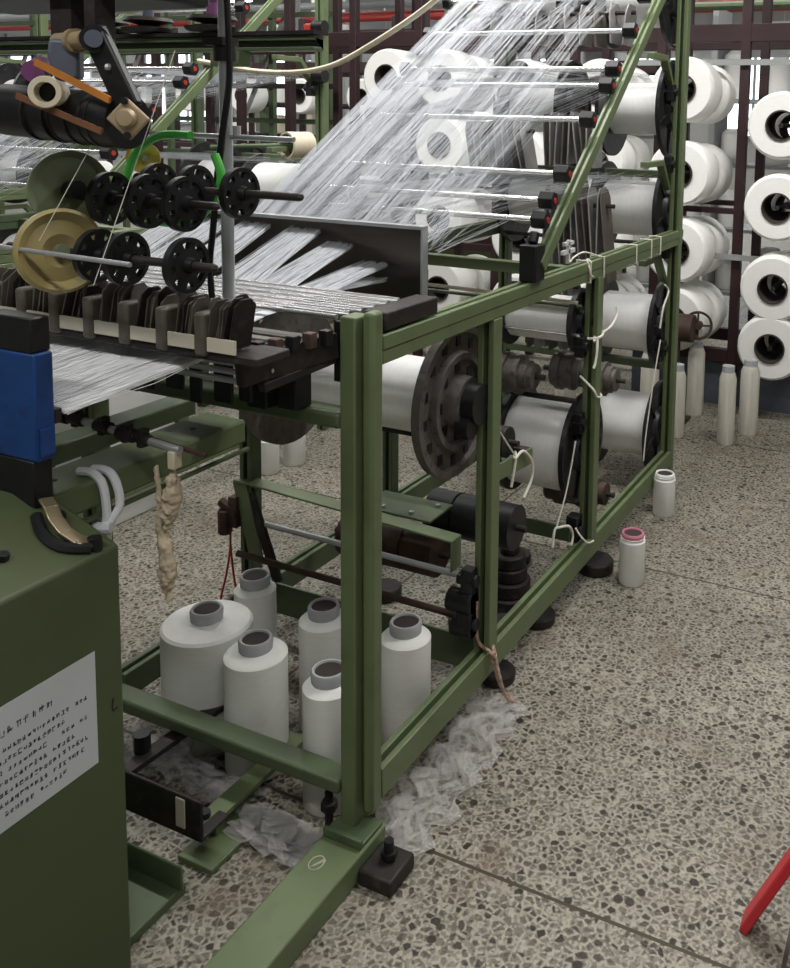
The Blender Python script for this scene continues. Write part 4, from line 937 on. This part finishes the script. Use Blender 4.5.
for k, (x, y, w) in enumerate(((-1.6,6.6,2.0),(-5.2,10.5,3.0),(-9.0,11.2,3.0))):
    shelf(x, y, w, ('pale shelving at the right behind the brown rack','pale shelving far behind the thread sheet','pale shelving far back on the left','pale shelving at the far left','pale shelving left of the thread sheet')[k], k)
    n = 0
    for z in (0.325,0.775,1.225,1.675):
        q = x-w/2+0.22
        while q < x+w/2-0.15:
            if random.random() < 0.8:
                n += 1
                hh = random.uniform(0.2,0.34)
                mb = MB().lathe([(0.01,0),(0.085,0),(0.09,0.01),(0.09,hh-0.03),(0.05,hh),(0.01,hh)], (q,y-0.02,z), (0,0,1), 16)
                lab = 'small yarn cone standing on the %s' % ('right shelving behind the brown rack','pale shelving far behind the thread sheet','pale shelving far back left','pale shelving at the far left','pale shelving left of the thread sheet')[k]
                solo('shelf_cone', mb, YARN if random.random() < 0.85 else CREAM, lab, 'yarn cone', 'cones on the pale shelf %s' % ('right of the racks','behind the threads','far back left','far left','left of the threads')[k])
            q += 0.3
for k, (x, y) in enumerate(((-8.2,4.6),(-10.2,5.4),(-6.8,8.6),(-4.6,8.9))):
    t = thing('knitting_machine', ('dark green knitting machine at the left behind the wheels','dark green knitting machine farthest left','dark green knitting machine far behind the next creel','dark green knitting machine far behind the threads')[k], 'machine', (x,y,0), 'far knitting machines')
    link('machine_base', MB().box(x-0.7,x+0.7,y-0.4,y+0.4,0,0.8), CABGREEN, t, bevel=0.01)
    for a in (-0.65,0.65): link('machine_post', MB().box(x+a-0.04,x+a+0.04,y-0.04,y+0.04,0.8,2.35), DGREEN, t)
    for z in (1.25,1.6,1.95,2.3): link('machine_bar', MB().cyl((x-0.75,y-0.1,z),(x+0.75,y-0.1,z),0.03,10), DARK, t)
    for a in range(5): link('machine_bobbin', MB().lathe([(0.01,0),(0.08,0),(0.08,0.16),(0.03,0.2),(0.01,0.2)], (x-0.5+a*0.25,y,2.33), (0,0,1), 14), (YARN,PURPLE,YARN,CREAM,YARN)[a], t)

for k, z in enumerate((1.895,1.675)):
    t = thing('red_clip', 'red and black clip on the green post left of the threads, %s of two' % ('upper','lower')[k], 'clip', (-2.70,3.50,z), 'red clips on the next creel')
    link('clip_body', MB().box(-2.775,-2.69,3.47,3.497,z-0.015,z+0.015), REDCAP, t, bevel=0.004)
    link('clip_jaw', MB().cyl((-2.715,3.47,z),(-2.655,3.47,z),0.03,14), BLACK, t)
t = thing('green_stand', 'tall green framework of thin posts and bars far left beyond the next creel', 'frame', (-7,5.4,0))
for k in range(12):
    x = -9.6+k*0.5
    link('upright', MB().box(x-0.02,x+0.02,5.38,5.42,0,2.6), DGREEN if k % 3 else PIPEGREY, t)
for z in (0.4,0.8,1.2,1.45,1.7,1.95,2.2,2.55):
    link('crossbar', MB().box(-9.7,-4.0,5.36,5.38,z-0.018,z+0.018), DARK if int(z*10) % 2 else DGREEN, t)
for k in range(4):
    link('diagonal', MB().bar((-9.0+k*1.3,5.43,1.1),(-8.3+k*1.3,5.43,2.4),0.03,0.02), PIPEGREY, t)
t = thing('grey_pipe_rack', 'overhead rack of grey and red pipes crossing the hall above the frames', 'pipe rack', (-5,8.4,2.3))
for k, (y, z, m) in enumerate(((8.4,2.35,PIPEGREY),(8.5,2.55,REDPIPE),(8.9,2.75,PIPEGREY),(8.3,2.95,DGREEN),(9.0,3.15,PIPEGREY))):
    link('pipe', MB().cyl((-13,y,z),(-0.5,y,z),0.03+0.008*(k % 3),10), m, t)
for k in range(7): link('pipe_hanger', MB().box(-12.5+k*1.9,-12.46+k*1.9,8.36,8.40,2.3,ZC), PIPEGREY, t)

# ------------------------------------------------------------------ world, camera, view
w = bpy.data.worlds.new('world'); bpy.context.scene.world = w; w.use_nodes = True
bg = w.node_tree.nodes['Background']; bg.inputs['Color'].default_value = (0.9,0.95,1,1); bg.inputs['Strength'].default_value = 0.3
F, PX, PY = 926.0, 545.2, 226.4
pa, pb, pc = 0.1142, 0.4190, 0.0230
Rx = Matrix(((1,0,0),(0,math.cos(pa),-math.sin(pa)),(0,math.sin(pa),math.cos(pa))))
Ry = Matrix(((math.cos(pb),0,math.sin(pb)),(0,1,0),(-math.sin(pb),0,math.cos(pb))))
Rz = Matrix(((math.cos(pc),-math.sin(pc),0),(math.sin(pc),math.cos(pc),0),(0,0,1)))
R = Rz @ Rx @ Ry
lv = lambda r: V((r[0], r[2], -r[1]))
right, down, fwd = lv(R[0]), lv(R[1]), lv(R[2])
M = Matrix((( right.x, -down.x, -fwd.x, 0), (right.y, -down.y, -fwd.y, 0), (right.z, -down.z, -fwd.z, 1.5), (0,0,0,1)))
cd = bpy.data.cameras.new('camera'); cam = bpy.data.objects.new('camera', cd); C.objects.link(cam)
cam.matrix_world = M
cd.sensor_fit = 'HORIZONTAL'; cd.sensor_width = 36; cd.lens = F*36/790
cd.shift_x = -(PX-395)/790; cd.shift_y = (PY-484)/790
cd.clip_start = 0.02; cd.clip_end = 100
sc = bpy.context.scene; sc.camera = cam
sc.view_settings.view_transform = 'Standard'; sc.view_settings.look = 'None'; sc.view_settings.gamma = 1; sc.view_settings.use_curve_mapping = False
sc.view_settings.exposure = 0.12
sc.cycles.use_denoising = True
sc.cycles.max_bounces = 6
